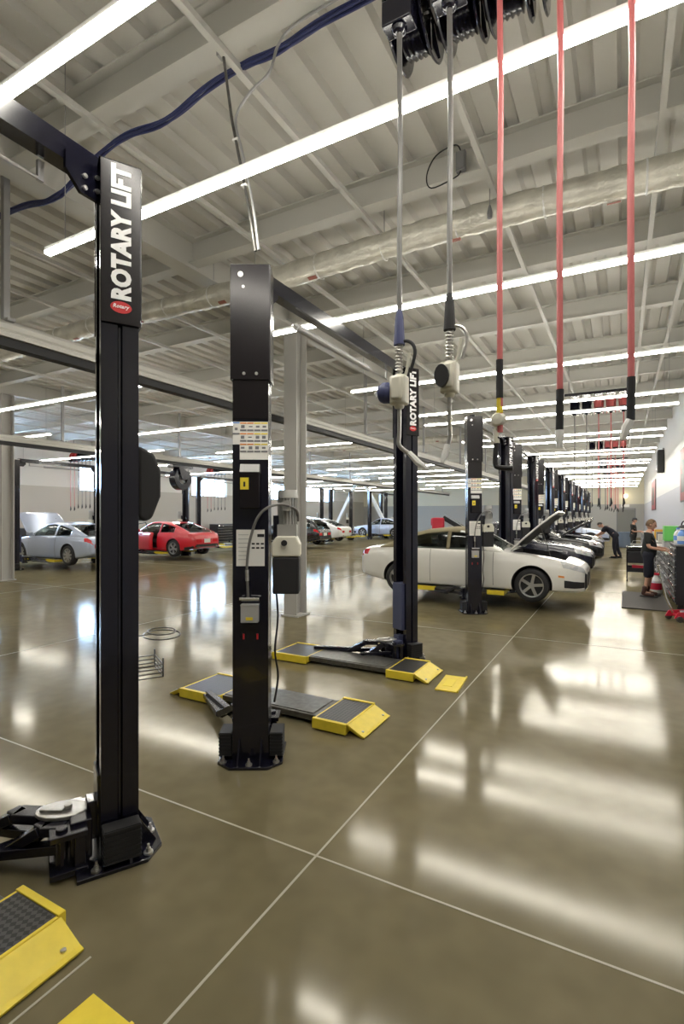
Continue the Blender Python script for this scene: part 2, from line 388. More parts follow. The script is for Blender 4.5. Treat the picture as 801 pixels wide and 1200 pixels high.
foil_duct(5.62, 5.0, -22, 1.3, .145, 'foil wrapped insulated duct crossing under the roof beams')
foil_duct(21.0, 5.0, -22, -6, .145, 'foil wrapped duct farther off over the middle lane')

def cable_bundle(name, pts, r, n, mat, label, cat='cable', spread=.035, hang=None):
    t = empty(name, pts[0]); tag(t, label, cat); o = Vector(pts[0])
    for k in range(n):
        a = 2*PI*k/max(n, 1); off = Vector((0, math.cos(a), math.sin(a)))*spread if n > 1 else Vector()
        pp = [p-o+off*(1+.3*math.sin(i*.7+k)) for i, p in enumerate(smooth_curve(pts, 8))]
        MB().tube(pp, r, 7).build('cable', mat, t)
    return t
zc = ZC-BH-.10
cable_bundle('ceiling_cable_bundle', [(1.4, 3.10, zc+.13), (-.4, 3.10, zc+.10), (-1.7, 3.10, zc+.10), (-2.3, 3.10, zc+.07), (-2.75, 3.10, zc+.09), (-3.4, 3.10, zc-.02), (-4.05, 3.10, zc+.02), (-4.7, 3.10, zc-.16), (-5.0, 3.10, zc-.22), (-5.6, 3.10, zc-.14), (-7.5, 3.10, zc-.05)], .010, 5, M['blue_cable'], 'sagging bundle of blue cables under the near roof beams', spread=.020)
# conduit to near post of the second lift
t = empty('hanging_power_conduit', (-2.42, 3.0, 3.74)); tag(t, 'rigid conduit rising from the decal covered post to a roof bracing angle', 'conduit')
o0 = Vector((-2.42, 3.0, 3.74))
MB().tube([Vector(p)-o0 for p in [(-2.36, 2.99, 3.74), (-2.42, 2.98, 4.1), (-2.55, 2.95, 4.75), (-2.62, 2.93, 5.28)]], .011, 8).build('drop_rod', M['dark_steel'], t)
MB().tube([p-o0 for p in smooth_curve([(-2.33, 2.99, 3.74), (-2.38, 2.98, 4.1), (-2.47, 2.97, 4.5), (-2.52, 2.96, 4.75), (-2.40, 2.97, 4.9), (-2.22, 2.97, 4.98), (-2.15, 2.98, 5.15), (-2.02, 2.99, 5.24), (-1.7, 3.0, 5.27), (-1.0, 3.0, 5.28)], 6)], .010, 8).build('flexible_conduit', M['galv'], t)
MB().box(Vector((-2.62, 2.93, 5.27))-o0, (.07, .06, .08)).build('clamp', M['galv'], t, 0)
for dz in (.5, .85): MB().box(Vector((-2.348-.2*dz, 2.998-.046*dz, 3.74+dz))-o0, (.045, .03, .015)).build('cable_tie', M['white'], t, 0)

t = empty('ceiling_junction_box', (-1.44, 5.15, 5.40)); tag(t, 'dark electrical box with a looping cable mounted on a roof beam above the hoses', 'junction box')
MB().box((0, -.0, 0), (.10, .05, .20)).box((0, -.03, 0), (.085, .015, .17)).build('box_body', M['grey_box'], t, 0, bevel=.004)
MB().tube(smooth_curve([(0, 0, .1), (-.05, -.03, .17), (-.25, -.04, .12), (-.35, -.04, -.05), (-.30, -.04, -.2), (-.05, -.03, -.16), (0, -.01, -.1)], 5), .007, 6).build('cable_loop', M['black_matte'], t)
t = empty('hanging_power_plug', (-1.22, 5.45, 4.97)); tag(t, 'short dark cord with a plug hanging below the insulated duct', 'plug')
MB().tube([(0, 0, .06), (0, 0, ZC-4.97)], .006, 6).build('cord', M['galv'], t)
MB().lathe([(0, -.05), (.025, -.05), (.028, 0), (.02, .04), (.01, .08), (0, .09)], 12).build('plug_body', M['grey_box'], t)
def exhaust_rail(x, z, y0, y1, label, hang=4.2, first=2.95):
    t = empty('overhead_exhaust_rail', (x, (y0+y1)/2, z)); tag(t, label, 'overhead rail')
    L = y1-y0
    m = MB(); m.prism([(-.10, -.01), (-.10, .03), (-.085, .05), (-.10, .07), (-.10, .12), (-.06, .16), (.06, .16), (.10, .12), (.10, .07), (.085, .05), (.10, .03), (.10, -.01)], -L/2, L/2, T=Matrix.Rotation(PI, 4, 'Z') @ Matrix.Rotation(PI/2, 4, 'X'))
    m.build('rail_profile', M['beam'], t, 0)
    MB().box((0, 0, -.055), (.13, L, .09)).build('rubber_seal', M['black_matte'], t, 0)
    y = first
    while y < y1-.5:
        h = MB(); yy = y-(y0+y1)/2; h.box((0, yy, (ZC-z-.3)/2+.1), (.06, .06, ZC-z-.44)); h.box((0, yy, .17), (.24, .08, .03))
        h.build('hanger_post', M['galv'], t, 0); y += hang
exhaust_rail(-5.55, 3.62, -6, 44, 'long grey exhaust rail with black underside along the middle lane')
exhaust_rail(-13.4, 3.65, -6, 44, 'long grey exhaust rail in front of the lifts by the windows', 4.2, 4.4)

# ------------------------------------------------------------------ two post lifts
COLH = 3.66
def col_profile():
    w, d = .130, .092
    out = [(-w, d), (-w, .012), (-w+.018, .006), (-w+.018, -.006), (-w, -.012), (-w, -d), (w, -d), (w, -.012), (w-.018, -.006), (w-.018, .006), (w, .012), (w, d)]
    inn = [(w-.06, d), (w-.06, d-.012), (w-.03, d-.012), (w-.03, -d+.02), (-w+.03, -d+.02), (-w+.03, d-.012), (-w+.06, d-.012), (-w+.06, d)]
    return out+inn
SIGN = text_mesh('ROTARY LIFT', .19, .010, .0015)
LOGO = text_mesh('Rotary', .06, .0015, .001, .25)
def fit_text(name, me, mat, parent, width, height, M4):
    o = bpy.data.objects.new(name, me.copy()); COL.objects.link(o); o.parent = parent
    xs = [v.co.x for v in o.data.vertices]; ys = [v.co.y for v in o.data.vertices]
    sx = width/(max(xs)-min(xs)); sy = height/(max(ys)-min(ys)); cx = (max(xs)+min(xs))/2; cy = (max(ys)+min(ys))/2
    for v in o.data.vertices:
        p = Vector(((v.co.x-cx)*sx, (v.co.y-cy)*sy, v.co.z)); v.co = M4 @ p
    o.data.materials.clear(); o.data.materials.append(mat); return o

def column_common(root, P, rz, far, low, flush=False):
    """one post: returns its part object (column) whose children are its own pieces"""
    c = MB().prism(col_profile(), .02, 3.52).build('column', M['black'], root, 0, loc=P, rz=rz, bevel=0)
    bw, bd = .235, .21
    poly = [(-bw, -bd+.09), (-bw+.1, -bd), (bw-.1, -bd), (bw, -bd+.09), (bw, bd), (-bw, bd)]
    MB().prism(poly, 0, .022).build('base_plate', M['black'], c, 0, bevel=.004)
    for bx, by in ((-.19, -.13), (0, -.175), (.19, -.13), (-.20, .12), (.20, .12)):
        MB().cyl((bx, by, .022), (bx, by, .032), .024, n=12).cyl((bx, by, .032), (bx, by, .05), .013, n=6).cyl((bx, by, .05), (bx, by, .07), .007, n=6).build('anchor_bolt', M['steel'], c, 30)
    # gussets
    g = MB()
    for sx in (-1, 1):
        g.prism([(0, 0), (.10, 0), (0, .16)], -.006, .006, T=Matrix.Translation((sx*.13, -.04, .022)) @ Matrix.Scale(sx, 4, (1,0,0)) @ Matrix.Rotation(PI/2, 4, 'X'))
        g.prism([(0, 0), (.10, 0), (0, .16)], -.006, .006, T=Matrix.Translation((sx*.08, -.09, .022)) @ Matrix.Rotation(-PI/2, 4, 'Z') @ Matrix.Rotation(PI/2, 4, 'X'))
    g.build('gusset', M['black'], c, 0)
    for sx in (-1, 1):                       # ribbed adapter holders
        a = MB(); a.box((sx*.185, 0, .13), (.085, .17, .17))
        for k in range(7): a.box((sx*.185, 0, .055+k*.025), (.095, .18, .010))
        a.build('adapter_holder', M['black_matte'], c, 0)
    if far:
        cov = MB(); z0, z1 = 2.80, 3.64
        cov.box((-.140, -.003, (z0+z1)/2), (.012, .196, z1-z0)).box((.140, -.003, (z0+z1)/2), (.012, .196, z1-z0)).box((0, -.1, (z0+z1)/2), (.278, .012, z1-z0)).box((0, 0, z1), (.292, .205, .006))
        cv = cov.build('top_cover', M['black_sheet'], c, 0, bevel=.003)
        # text x -> +z (up), text y -> left of the reader
        T = Matrix.Translation((-.1475, -.003, 3.275)) @ Matrix(((0,0,-1,0),(0,1,0,0),(1,0,0,0),(0,0,0,1)))
        fit_text('lettering', SIGN, M['letter'], cv, .70, .100, T)
        el = MB(); n = 24
        el.prism([(.052*math.cos(2*PI*k/n), .031*math.sin(2*PI*k/n)) for k in range(n)], 0, .0015, T=Matrix.Translation((-.1462, -.003, 2.885)) @ Matrix(((0,0,-1,0),(-1,0,0,0),(0,1,0,0),(0,0,0,1))))
        el.build('logo', M['red_logo'], cv, 0)
        T2 = Matrix.Translation((-.1482, -.003, 2.887)) @ Matrix(((0,0,-1,0),(-1,0,0,0),(0,1,0,0),(0,0,0,1)))
        fit_text('logo_lettering', LOGO, M['letter'], cv, .08, .026, T2)
    else:
        z0, z1 = 2.787, 3.625
        cov = MB().box((0, -.100, (z0+z1)/2), (.280, .012, z1-z0)).box((-.140, 0, (z0+z1)/2), (.012, .204, z1-z0)).box((.140, 0, (z0+z1)/2), (.012, .204, z1-z0)).box((0, 0, z1-.003), (.288, .204, .006))
        cov.build('top_cover', M['black_sheet'], c, 0, bevel=.003)
        MB().cyl((-.07, -.106, 3.55), (-.07, -.112, 3.55), .02, n=14).cyl((-.05, -.106, 3.46), (-.05, -.112, 3.46), .011, n=10).cyl((-.045, -.106, 2.83), (-.045, -.113, 2.83), .012, n=10).cyl((.045, -.106, 2.83), (.045, -.113, 2.83), .012, n=10).build('cover_screw', M['steel'], c, 30)
        MB().box((0, -.094, 2.645), (.258, .006, .28)).build('face_plate', M['black_sheet'], c, 0)
        # warning decals: a grid of small pictures
        dc = MB(); yy = -.094
        dc.box((.025, yy, 2.345), (.205, .004, .275), mi=0)
        dc.box((-.103, yy, 2.40), (.051, .004, .165), mi=0)
        for r in range(3):
            for q in range(4):
                xx = -.052+q*.051; zz = 2.45-r*.077
                dc.box((xx, yy-.0025, zz+.022), (.046, .002, .009), mi=1 if q < 2 else 2)
                dc.box((xx, yy-.0025, zz-.030), (.046, .002, .013), mi=3)
                dc.box((xx+random.uniform(-.006, .006), yy-.0025, zz-.003), (.026, .002, random.choice([.008, .014, .022])), mi=3, rz=0)
        dc.box((-.103, yy-.0025, 2.43), (.02, .002, .018), mi=3); dc.box((-.103, yy-.0025, 2.395), (.050, .002, .013), mi=3); dc.box((-.103, yy-.0025, 2.475), (.050, .002, .009), mi=4)
        dc.build('warning_decal', [M['decal_white'], M['orange_decal'], M['yellow_decal'], M['grey_box'], M['blue']], c, 0)
        lbo = MB().box((0, -.120, 1.98), (.145, .055, .26)).build('latch_box', M['black_sheet'], c, 0, bevel=.006)
        MB().prism([(0, 0), (.062, 0), (.035, .06), (0, .06)], -.07, .07, T=Matrix.Translation((0, -.093, 2.112)) @ Matrix.Rotation(-PI/2, 4, 'Z') @ Matrix.Rotation(PI/2, 4, 'X')).build('latch_hood', M['grey_light'], c, 0, bevel=.003)
        MB().box((-.035, -.149, 2.03), (.06, .003, .085)).build('yellow_label', M['yellow_decal'], c, 0)
        MB().box((-.035, -.151, 2.025), (.014, .002, .035)).build('label_symbol', M['black_matte'], c, 0)
        sh = MB(); sh.box((0, yy, 1.565), (.205, .004, .265))
        for r in range(7): sh.box((-.05, yy-.0025, 1.66-r*.030), (.075, .001, .004), mi=1)
        sh.box((.075, yy-.0025, 1.655), (.05, .002, .022), mi=2)
        for r in range(2):
            for q in range(3): sh.box((.02+q*.033, yy-.0025, 1.595-r*.03), (.022, .002, .012), mi=2)
        sh.build('instruction_sheet', [M['decal_white'], M['grey_light'], M['black_matte']], c, 0)
        bx = MB().box((.0, -.120, 1.09), (.125, .06, .12)).box((0, -.120, 1.155), (.13, .065, .012)); bx.build('control_box', M['grey_light'], c, 0, bevel=.005)
        MB().box((0, -.152, 1.06), (.05, .003, .022)).build('yellow_label', M['yellow_decal'], c, 0)
        for sx in (-.05, .05): MB().box((sx, -.094, .92), (.012, .004, .04)).build('red_label', M['red_logo'], c, 0)
        MB().cyl((-.07, -.14, 1.20), (.07, -.14, 1.20), .013, n=10).build('valve_fitting', M['chrome'], c)
        MB().tube(smooth_curve([(-.01, -.135, 1.20), (-.015, -.14, 1.33), (-.02, -.14, 1.40), (0, -.15, 1.60), (.06, -.17, 1.78), (.14, -.17, 1.86), (.24, -.13, 1.88), (.33, -.05, 1.84), (.34, 0, 1.76)], 6), .010, 8).build('hydraulic_hose', M['grey_hose'], c)
        MB().cyl((-.016, -.138, 1.33), (-.018, -.138, 1.41), .014, n=8).build('hose_fitting', M['steel'], c)
        MB().tube(smooth_curve([(.17, .0, 1.3), (.19, -.01, 1.05), (.17, -.02, .8), (.19, 0, .6), (.16, .03, .4)], 6), .008, 6).build('air_line', M['black_matte'], c)
        # power unit on the side of the post
        pu = MB().box((.255, 0, 1.36), (.195, .17, .27)).build('reservoir', M['black_matte'], c, 0, bevel=.012)
        MB().prism([(-.105, .0), (.105, 0), (.105, .09), (.075, .15), (-.065, .15), (-.105, .10)], -.09, .09, T=Matrix.Translation((.255, 0, 1.50)) @ Matrix.Rotation(PI/2, 4, 'X')).build('tank_top', M['cream'], c, 0, bevel=.012)
        MB().cyl((.245, -.09, 1.60), (.245, -.115, 1.60), .022, n=14).build('filler_cap', M['black_matte'], c)
        mo = MB(); mo.cyl((.262, 0, 1.73), (.262, 0, 1.95), .062, n=20)
        for k in range(20):
            a = 2*PI*k/20; mo.bar((.262+.066*math.cos(a), .066*math.sin(a), 1.73), (.262+.066*math.cos(a), .066*math.sin(a), 1.93), .006, .018, up=(math.cos(a), math.sin(a), 0))
        mo.cyl((.262, 0, 1.93), (.262, 0, 1.99), .078, .07, n=20); mo.box((.262, -.08, 1.87), (.06, .05, .07)); mo.box((.262, 0, 1.69), (.14, .14, .09))
        mo.build('motor', M['grey_cast'], c, 30)
        MB().box((.18, 0, 1.72), (.04, .10, .16)).build('mounting_bracket', M['black'], c, 0)
    # carriage inside the open side
    k = MB(); k.box((0, .055, low+(.66 if not flush else .30)), (.19, .155 if not flush else .10, .58 if not flush else .3)); k.box((0, .18, low+.15), (.24, .10, .20)).box((0, .1, low+.2), (.1, .1, .2))
    k.build('carriage', M['navy'] if far and not flush else M['black'], root, 0, bevel=.006, loc=P, rz=rz)
    return c

def runway(root, y, zt, ramps=True, length_y=.54):
    """drive-on track: central plate, two yellow framed tread pads and end ramps"""
    plate = MB().box((-2.85, y, zt-.03), (1.15, .42, .05)).box((-2.85, y, zt-.005), (1.0, .36, .012))
    p = plate.build('runway_plate', M['dark_steel'], root, 0, bevel=.004)
    for (a, b, s) in ((-3.82, -3.36, -1), (-2.28, -1.99, 1)):
        f = MB(); cx = (a+b)/2; w = b-a
        f.box((cx, y-length_y/2, zt-.035), (w+.03, .035, .085)).box((cx, y+length_y/2, zt-.035), (w+.03, .035, .085)).box((b if s < 0 else a, y, zt-.035), (.03, length_y, .07)).box((a if s < 0 else b, y, zt-.035), (.03, length_y, .07))
        fo = f.build('pad_frame', M['yellow'], root, 0, bevel=.003)
        MB().box((cx, y, zt-.008), (w, length_y-.03, .018)).build('tread_plate', M['tread'], fo, 0, bevel=.002)
        if not ramps: continue
        r = MB(); e = a if s < 0 else b; zz = zt-.005
        top = Vector((e+s*.02, y, zz)); bot = Vector((e+s*.155, y, max(zt-.075, zz-.08)))
        r.bar(top, bot, length_y-.02, .012, up=(0,0,1)); r.bar(Vector((e+s*.15, y, bot.z+.004)), Vector((e+s*.175, y, bot.z-.002)), length_y-.02, .010)
        for yy in (-.24, .24): r.bar(top+Vector((0, yy, -.02)), bot+Vector((0, yy, -.008)), .012, .03)
        ro = r.build('ramp', M['yellow'], root, 0)
        MB().cyl((e+s*.13, y-.2, bot.z+.016), (e+s*.13, y-.2, bot.z+.024), .012, n=8).cyl((e+s*.13, y+.2, bot.z+.016), (e+s*.13, y+.2, bot.z+.024), .012, n=8).build('ramp_screw', M['steel'], ro)

def arms(root, P, sgn, low, y_run):
    """bent black swing arms from the carriage to the runway"""
    x, y = P[0], P[1]
    for dx, tx in ((-.22, -.95), (-.02, -.28)):
        a = MB(); z = .21+low
        p = [(x-.05+dx, y+sgn*.24, z), (x-.14+dx*1.2, y+sgn*.30, z), (x-.32+dx*1.4, y+sgn*.37, z-.125), (x+tx-.12, y_run-sgn*.08, z-.135)]
        for i in range(3): a.bar(p[i], p[i+1], .10, .05 if i != 2 else .04)
        a.bar(Vector(p[0])+Vector((0,0,-.10)), Vector(p[3])+Vector((0,0,.02)), .06, .05)
        for q in p[1:3]: a.box((q[0], q[1], q[2]), (.07, .07, .05))
        a.build('swing_arm', M['black'], root, 0, bevel=.005)
    yk = MB(); R3 = Matrix.Rotation(math.radians(30*sgn), 3, 'Z'); c0 = Vector((x-.12, y+sgn*.205, low))
    for zz, th in ((.215, .03), (.035, .03)): yk.box(c0+Vector((0, 0, zz)), (.36, .17, th), R=R3)
    for q in (-.15, .0, .15): yk.box(c0+R3 @ Vector((q, -sgn*.05, .12)), (.03, .05, .16), R=R3)
    for q in (-.12, .12): yk.cyl(c0+R3 @ Vector((q, sgn*.03, .02)), c0+R3 @ Vector((q, sgn*.03, .245)), .028, n=12)
    yk.build('arm_yoke', M['black'], root, 0, bevel=.004)
    pp = MB(); poly = [(.13*math.cos(t*PI/8), .085*math.sin(t*PI/8)) for t in range(16)]
    pp.prism(poly, 0, .02, T=Matrix.Translation((x-.17, y+sgn*.20, .235+low)) @ Matrix.Rotation(math.radians(35), 4, 'Z'))
    pp.cyl((x-.15, y+sgn*.18, .255+low), (x-.15, y+sgn*.18, .275+low), .02, n=10).box((x-.20, y+sgn*.23, .262+low), (.12, .05, .012), rz=.5)
    pp.build('pivot_plate', M['steel'], root, 0, bevel=.004)

def lift(x, yn, yf, low, label, raised=False, guard=False, near=True, rz=0):
    """one two post lift: near post at yn, far post at yf"""
    t = empty('two_post_lift', (x, (yn+yf)/2, 0)); tag(t, label, 'car lift', 'two post lifts')
    def pt(y): return (0, y-(yn+yf)/2, 0)
    A, B = pt(yn), pt(yf)
    if near: column_common(t, A, math.radians(30), False, low)
    cf = column_common(t, B, math.radians(150), True, low, guard)
    # overhead beam
    ya, yb = A[1], B[1]
    bm = MB(); bx = -.055
    bm.bar((bx, ya+.10, 3.63), (bx, yb-.10, 3.63), .012, .11); bm.bar((bx, ya+.10, 3.685), (bx, yb-.02, 3.685), .10, .010); bm.bar((bx, ya+.10, 3.575), (bx, yb-.10, 3.575), .10, .010); bm.bar((bx+.046, ya+.1, 3.63), (bx+.046, yb-.1, 3.63), .008, .10)
    b = bm.build('overhead_beam', M['black'], t, 0)
    for yq, rq in ((yb-.16, PI/2), (ya+.16, -PI/2)):
        MB().prism([(-.14, .02), (-.06, -.06), (.10, -.06), (.10, .11), (-.14, .11)], -.01, .01, T=Matrix.Translation((bx+.06, yq, 3.50)) @ Matrix.Rotation(rq, 4, 'Z') @ Matrix.Rotation(PI/2, 4, 'X')).build('beam_bracket', M['black'], t, 0)
    for yy, zz in ((yb-.13, 3.56), (yb-.13, 3.49), (yb-.2, 3.53), (yb-.2, 3.47)): MB().cyl((bx+.07, yy, zz), (bx+.082, yy, zz), .012, n=8).build('bracket_bolt', M['steel'], t)
    MB().tube([(bx-.06, ya+.7, 3.47), (bx-.06, yb-.35, 3.47)], .010, 8).build('shutoff_bar', M['steel'], t)
    MB().tube([(bx-.06, ya+.75, 3.47), (bx-.06, yb-.85, 3.47)], .032, 10).build('bar_padding', M['grey_light'], t)
    MB().box((bx-.06, yb-.35, 3.51), (.02, .03, .10)).build('bar_hanger', M['grey_light'], t, 0)
    zt = .09 if not raised else low+.16
    runway(t, A[1]+(.80 if raised else .92), zt, not raised); runway(t, B[1]-(.70 if raised else .78 if guard else .62), zt, not raised)
    arms(t, A, 1, low, A[1]+.75); arms(t, B, -1, low, B[1]-.55)
    for o in kids(t):
        if o.name.split('.')[0] in ('runway_plate', 'pad_frame', 'ramp'): o.location.x = 2.42-(.13 if guard else 0)
    if guard:
        g2 = MB(); g2.prism([(0, .03), (.03, 0), (.07, .02), (.115, .14), (.115, .28), (.08, .37), (0, .41)], -.10, .10, T=Matrix.Translation((-.03, -.092, 1.765)) @ Matrix.Rotation(-PI/2, 4, 'Z') @ Matrix.Rotation(PI/2, 4, 'X'))
        g2.build('guard_box', M['rubber'], cf, 0, bevel=.015)
        w = MB()
        for k in range(4): w.tube([(-.12, -.09, .92+k*.022), (-.12, -.22, .92+k*.022), (.10, -.22, .92+k*.022), (.10, -.09, .92+k*.022)], .004, 6)
        w.tube([(-.12, -.22, .92), (-.12, -.22, 1.02)], .005, 6); w.tube([(.10, -.22, .92), (.10, -.22, 1.02)], .005, 6)
        w.build('wire_rack', M['dark_steel'], cf)
        w = MB()
        w.tube([(.01+.13*math.cos(a*PI/10), -.24+.10*math.sin(a*PI/10), 1.12) for a in range(21)], .004, 6); w.tube([(.01+.10*math.cos(a*PI/10), -.24+.075*math.sin(a*PI/10), 1.14) for a in range(21)], .004, 6)
        w.tube([(0, -.11, 1.13), (0, -.2, 1.13)], .004, 6)
        w.build('wire_hoop', M['dark_steel'], cf)
    return t

XA = -2.42
lifts = {}
lift(XA, -1.15, 1.86, 0, 'nearest black lift, its lettered post and yellow ramp cut by the picture edge', guard=True, near=False)
lift(XA, 3.03, 6.10, 0, 'empty black two post lift between the nearest lift and the white convertible')
far_lab = ['black two post lift holding the white convertible', 'black two post lift around the dark blue sedan', 'black two post lift around the black car with raised hood']
yb0 = [9.49, 13.68, 17.89, 22.10, 26.31, 30.52, 34.73, 38.94, 43.15]
proto = lift(XA, 9.49, 12.50, .20, far_lab[0], raised=True)
for k, y in enumerate(yb0[1:]):
    lab = far_lab[k+1] if k < 2 else '%s black two post lift beyond the white convertible in the aisle row' % ORD[k]
    c = copy_tree(proto); c.location = (XA, y+1.505, 0); c['label'] = lab
for k, y in enumerate([9.65, 13.85, 18.05, 22.25, 26.45, 30.65, 34.85, 39.05]):
    c = copy_tree(proto); c.location = ([-17.58, -17.30, -17.7, -16.78, -17.7, -17.7, -16.73, -17.7][k], y+1.55, 0); c.rotation_euler.z = PI
    c['label'] = ['black two post lift around the silver blue coupe', 'black two post lift around the red coupe', 'black two post lift standing empty past the red coupe', 'black two post lift around the dark hatchback', 'black two post lift around the far white sedan'][k] if k < 5 else '%s black two post lift past the far white sedan by the windows' % ORD[k-5]

def cover_plate(x, y, lab, rz):
    t = empty('yellow_ramp_plate', (x, y, 0), rz); tag(t, lab, 'ramp plate', 'loose yellow plates')
    MB().prism([(-.12, -.26), (.12, -.26), (.12, .26), (-.12, .26)], 0.001, .012).box((.112, 0, .016), (.016, .52, .018)).build('plate', M['yellow'], t, 0, bevel=.002)
    MB().box((-.02, 0, .0135), (.10, .24, .004)).build('tread_pad', M['yellow_decal'], t, 0)
cover_plate(-1.60, 5.36, 'loose yellow steel plate on floor beside the empty lift', .08)
cover_plate(-1.63, .97, 'loose yellow steel plate cut off by the lower edge of the photo', -.05)

# ------------------------------------------------------------------ hose reels
def reel_unit(kind):
    """local origin at the drop point of the hose, z = 0 at floor"""
    red = kind.startswith('red')
    t = empty('hanging_hose_reel')
    zc, r = 4.55, .225
    hm = M['red_hose'] if red else M['grey_hose']
    MB().box((0, .12, zc+.27), (.20, .30, .03)).box((-.10, .12, zc+.12), (.012, .10, .30)).box((.10, .12, zc+.12), (.012, .10, .30)).build('reel_bracket', M['black'], t, 0, bevel=.003)
    fl = MB()
    for sx in (-1, 1): fl.lathe([(.03, sx*.085), (r*.6, sx*.085), (r, sx*.10), (r+.008, sx*.094), (r, sx*.086), (.03, sx*.070)], 28, 'x', (0, .12, zc))
    for k in range(8):
        a = k*PI/4
        for sx in (-1, 1): fl.bar((sx*.089, .12+.05*math.cos(a), zc+.05*math.sin(a)), (sx*.094, .12+(r-.02)*math.cos(a), zc+(r-.02)*math.sin(a)), .02, .012)
    fl.build('reel_flange', M['red_reel'] if kind == 'red_far' else M['black'], t, 40)
    dr = MB(); dr.lathe([(0, -.07), (.12, -.07)] + sum([[(.165, -.07+.028*k), (.18, -.056+.028*k)] for k in range(5)], []) + [(.12, .07), (0, .07)], 20, 'x', (0, .12, zc)); dr.build('hose_drum', M['red_hose'] if kind == 'red_far' else M['black'], t, 40)
    MB().box((0, -.10, zc-.17), (.16, .10, .13)).cyl((0, -.10, zc-.235), (0, -.10, zc-.265), .045, .03, n=14).build('hose_guide', M['black'], t, 30, bevel=.008)
    y = -.10
    bot = {'oil_blue': 2.70, 'oil': 2.73, 'red_air': 2.19, 'red': 2.24, 'red2': 2.26, 'red_far': 2.2, 'far': 2.3}[kind]
    MB().tube([(0, y, zc-.25), (.006, y, 3.7), (.0, y, 3.2), (.002, y, bot)], .0135, 9).build('hose', hm, t)
    if kind in ('oil', 'oil_blue'):
        MB().tube([(0, y, bot+.16), (0, y, bot+.12), (0, y, bot-.02)], [.014, .022, .030], 10).build('bend_restrictor', M['blue_plastic'] if kind == 'oil_blue' else M['black_matte'], t)
        h = MB(); n = 60
        h.tube([(.017*math.cos(k*.9), y+.017*math.sin(k*.9), bot-.02-.145*k/n) for k in range(n+1)], .005, 5); h.cyl((0, y, bot-.02), (0, y, bot-.17), .010, n=8)
        h.build('spring_guard', M['steel'], t, 40)
        zb = bot-.17; s = 1
        b = MB(); b.box((0, y, zb-.085), (.085, .075, .15)); b.cyl((0, y, zb), (0, y, zb-.18), .026, n=14); b.box((.0, y-.03, zb-.08), (.06, .05, .12))
        b.build('control_handle', M['cream'], t, 30, bevel=.012)
        MB().lathe([(0, -.02), (.045, -.02), (.055, 0), (.055, .025), (.04, .045), (0, .05)], 16, 'x', (-.085, y, zb-.09)).build('meter_dial', M['blue_plastic'], t, 30) if kind == 'oil_blue' else MB().prism([(.035*math.cos(2*PI*k/16), .055*math.sin(2*PI*k/16)) for k in range(16)], -.012, .012, T=Matrix.Translation((-.02, y-.062, zb-.085)) @ Matrix.Rotation(PI/2, 4, 'X')).build('meter_dial', M['black_matte'], t, 30)
        if kind == 'oil_blue':
            MB().cyl((-.13, y-.0, zb-.09), (-.137, y, zb-.09), .014, n=12).build('dial_face', M['decal_white'], t)
        MB().tube(smooth_curve([(.0, y, zb+.16), (.04, y, zb+.165), (.075, y, zb+.14), (.085, y, zb+.09), (.06, y, zb-.0)], 5), .009, 8).build('trigger_guard', M['black_matte'] if kind == 'oil_blue' else M['steel'], t)
        MB().tube(smooth_curve([(.055, y, zb+.10), (.045, y, zb+.03), (.03, y, zb-.02)], 4), .008, 7).build('trigger_lever', M['cream'], t)
        dx = .16 if kind == 'oil_blue' else -.03
        MB().tube(smooth_curve([(0, y, zb-.16), (0, y, zb-.30), (.002, y, zb-.37), (dx*.5, y, zb-.43), (dx*.65, y-.01, zb-.46)], 5), .011, 9).build('nozzle_tube', M['steel'], t)
        MB().tube([(dx*.35, y-.003, zb-.41), (dx*.65, y-.01, zb-.46), (dx, y-.02, zb-.50)], [.014, .018, .010], 8).build('nozzle_wrap', M['white'], t)
    elif kind == 'red_air':
        MB().tube([(0, y, bot+.34), (0, y, bot+.16)], .0165, 9).build('hose_sleeve', M['black_matte'], t)
        MB().cyl((0, y, bot+.16), (0, y, bot+.12), .014, n=10).cyl((0, y, bot+.12), (0, y, bot+.09), .017, n=6).build('hose_fitting', M['yellow_decal'], t)
        MB().lathe([(0, -.03), (.025, -.025), (.036, 0), (.025, .025), (0, .03)], 14, 'y', (-.006, y, bot+.06)).cyl((-.02, y, bot+.02), (-.012, y, bot-.05), .013, n=10).build('valve_body', M['cream'], t)
        MB().tube(smooth_curve([(-.012, y, bot-.02), (-.02, y, bot-.14), (.0, y, bot-.165), (.06, y, bot-.17)], 4), .012, 8).build('tyre_chuck', M['black_matte'], t)
    else:
        if kind in ('red', 'red2'):
            MB().tube([(0.002, y, bot+.12), (0, y, bot-.06)], .0165, 9).build('hose_sleeve', M['black_matte'], t)
            dx = 0 if kind == 'red' else -.03
            MB().tube([(0, y, bot-.06), (dx*.5, y, bot-.09), (dx, y, bot-.14)], [.018, .020, .012], 9).build('taped_end', M['white'], t)
        else:
            MB().tube([(0, y, bot+.03), (.01, y, bot-.10), (-.02, y, bot-.18)], [.014, .03, .012], 8).build('hose_end', M['black_matte'], t)
    return t
def place(t, x, y, label, group, rz=0, dz=0): t.location = (x, y, dz); t.rotation_euler.z = rz; tag(t, label, 'hose reel', group); return t
xs5 = [-1.01, -.745, -.505, -.245, .03]
near_kinds = ['oil_blue', 'oil', 'red_air', 'red', 'red2']
near_labs = ['black reel with grey hose ending in a fluid gun with blue dial', 'black reel with grey hose ending in a fluid gun with black oval dial', 'reel with red hose ending in a brass valve and tyre chuck', 'reel with the straight red hose beside the tyre chuck hose', 'reel with red hose whose white end tilts, nearest the aisle wall']
NY = 2.56
for k in range(5): place(reel_unit(near_kinds[k]), xs5[k], NY, near_labs[k], 'hose reels in the nearest bank')
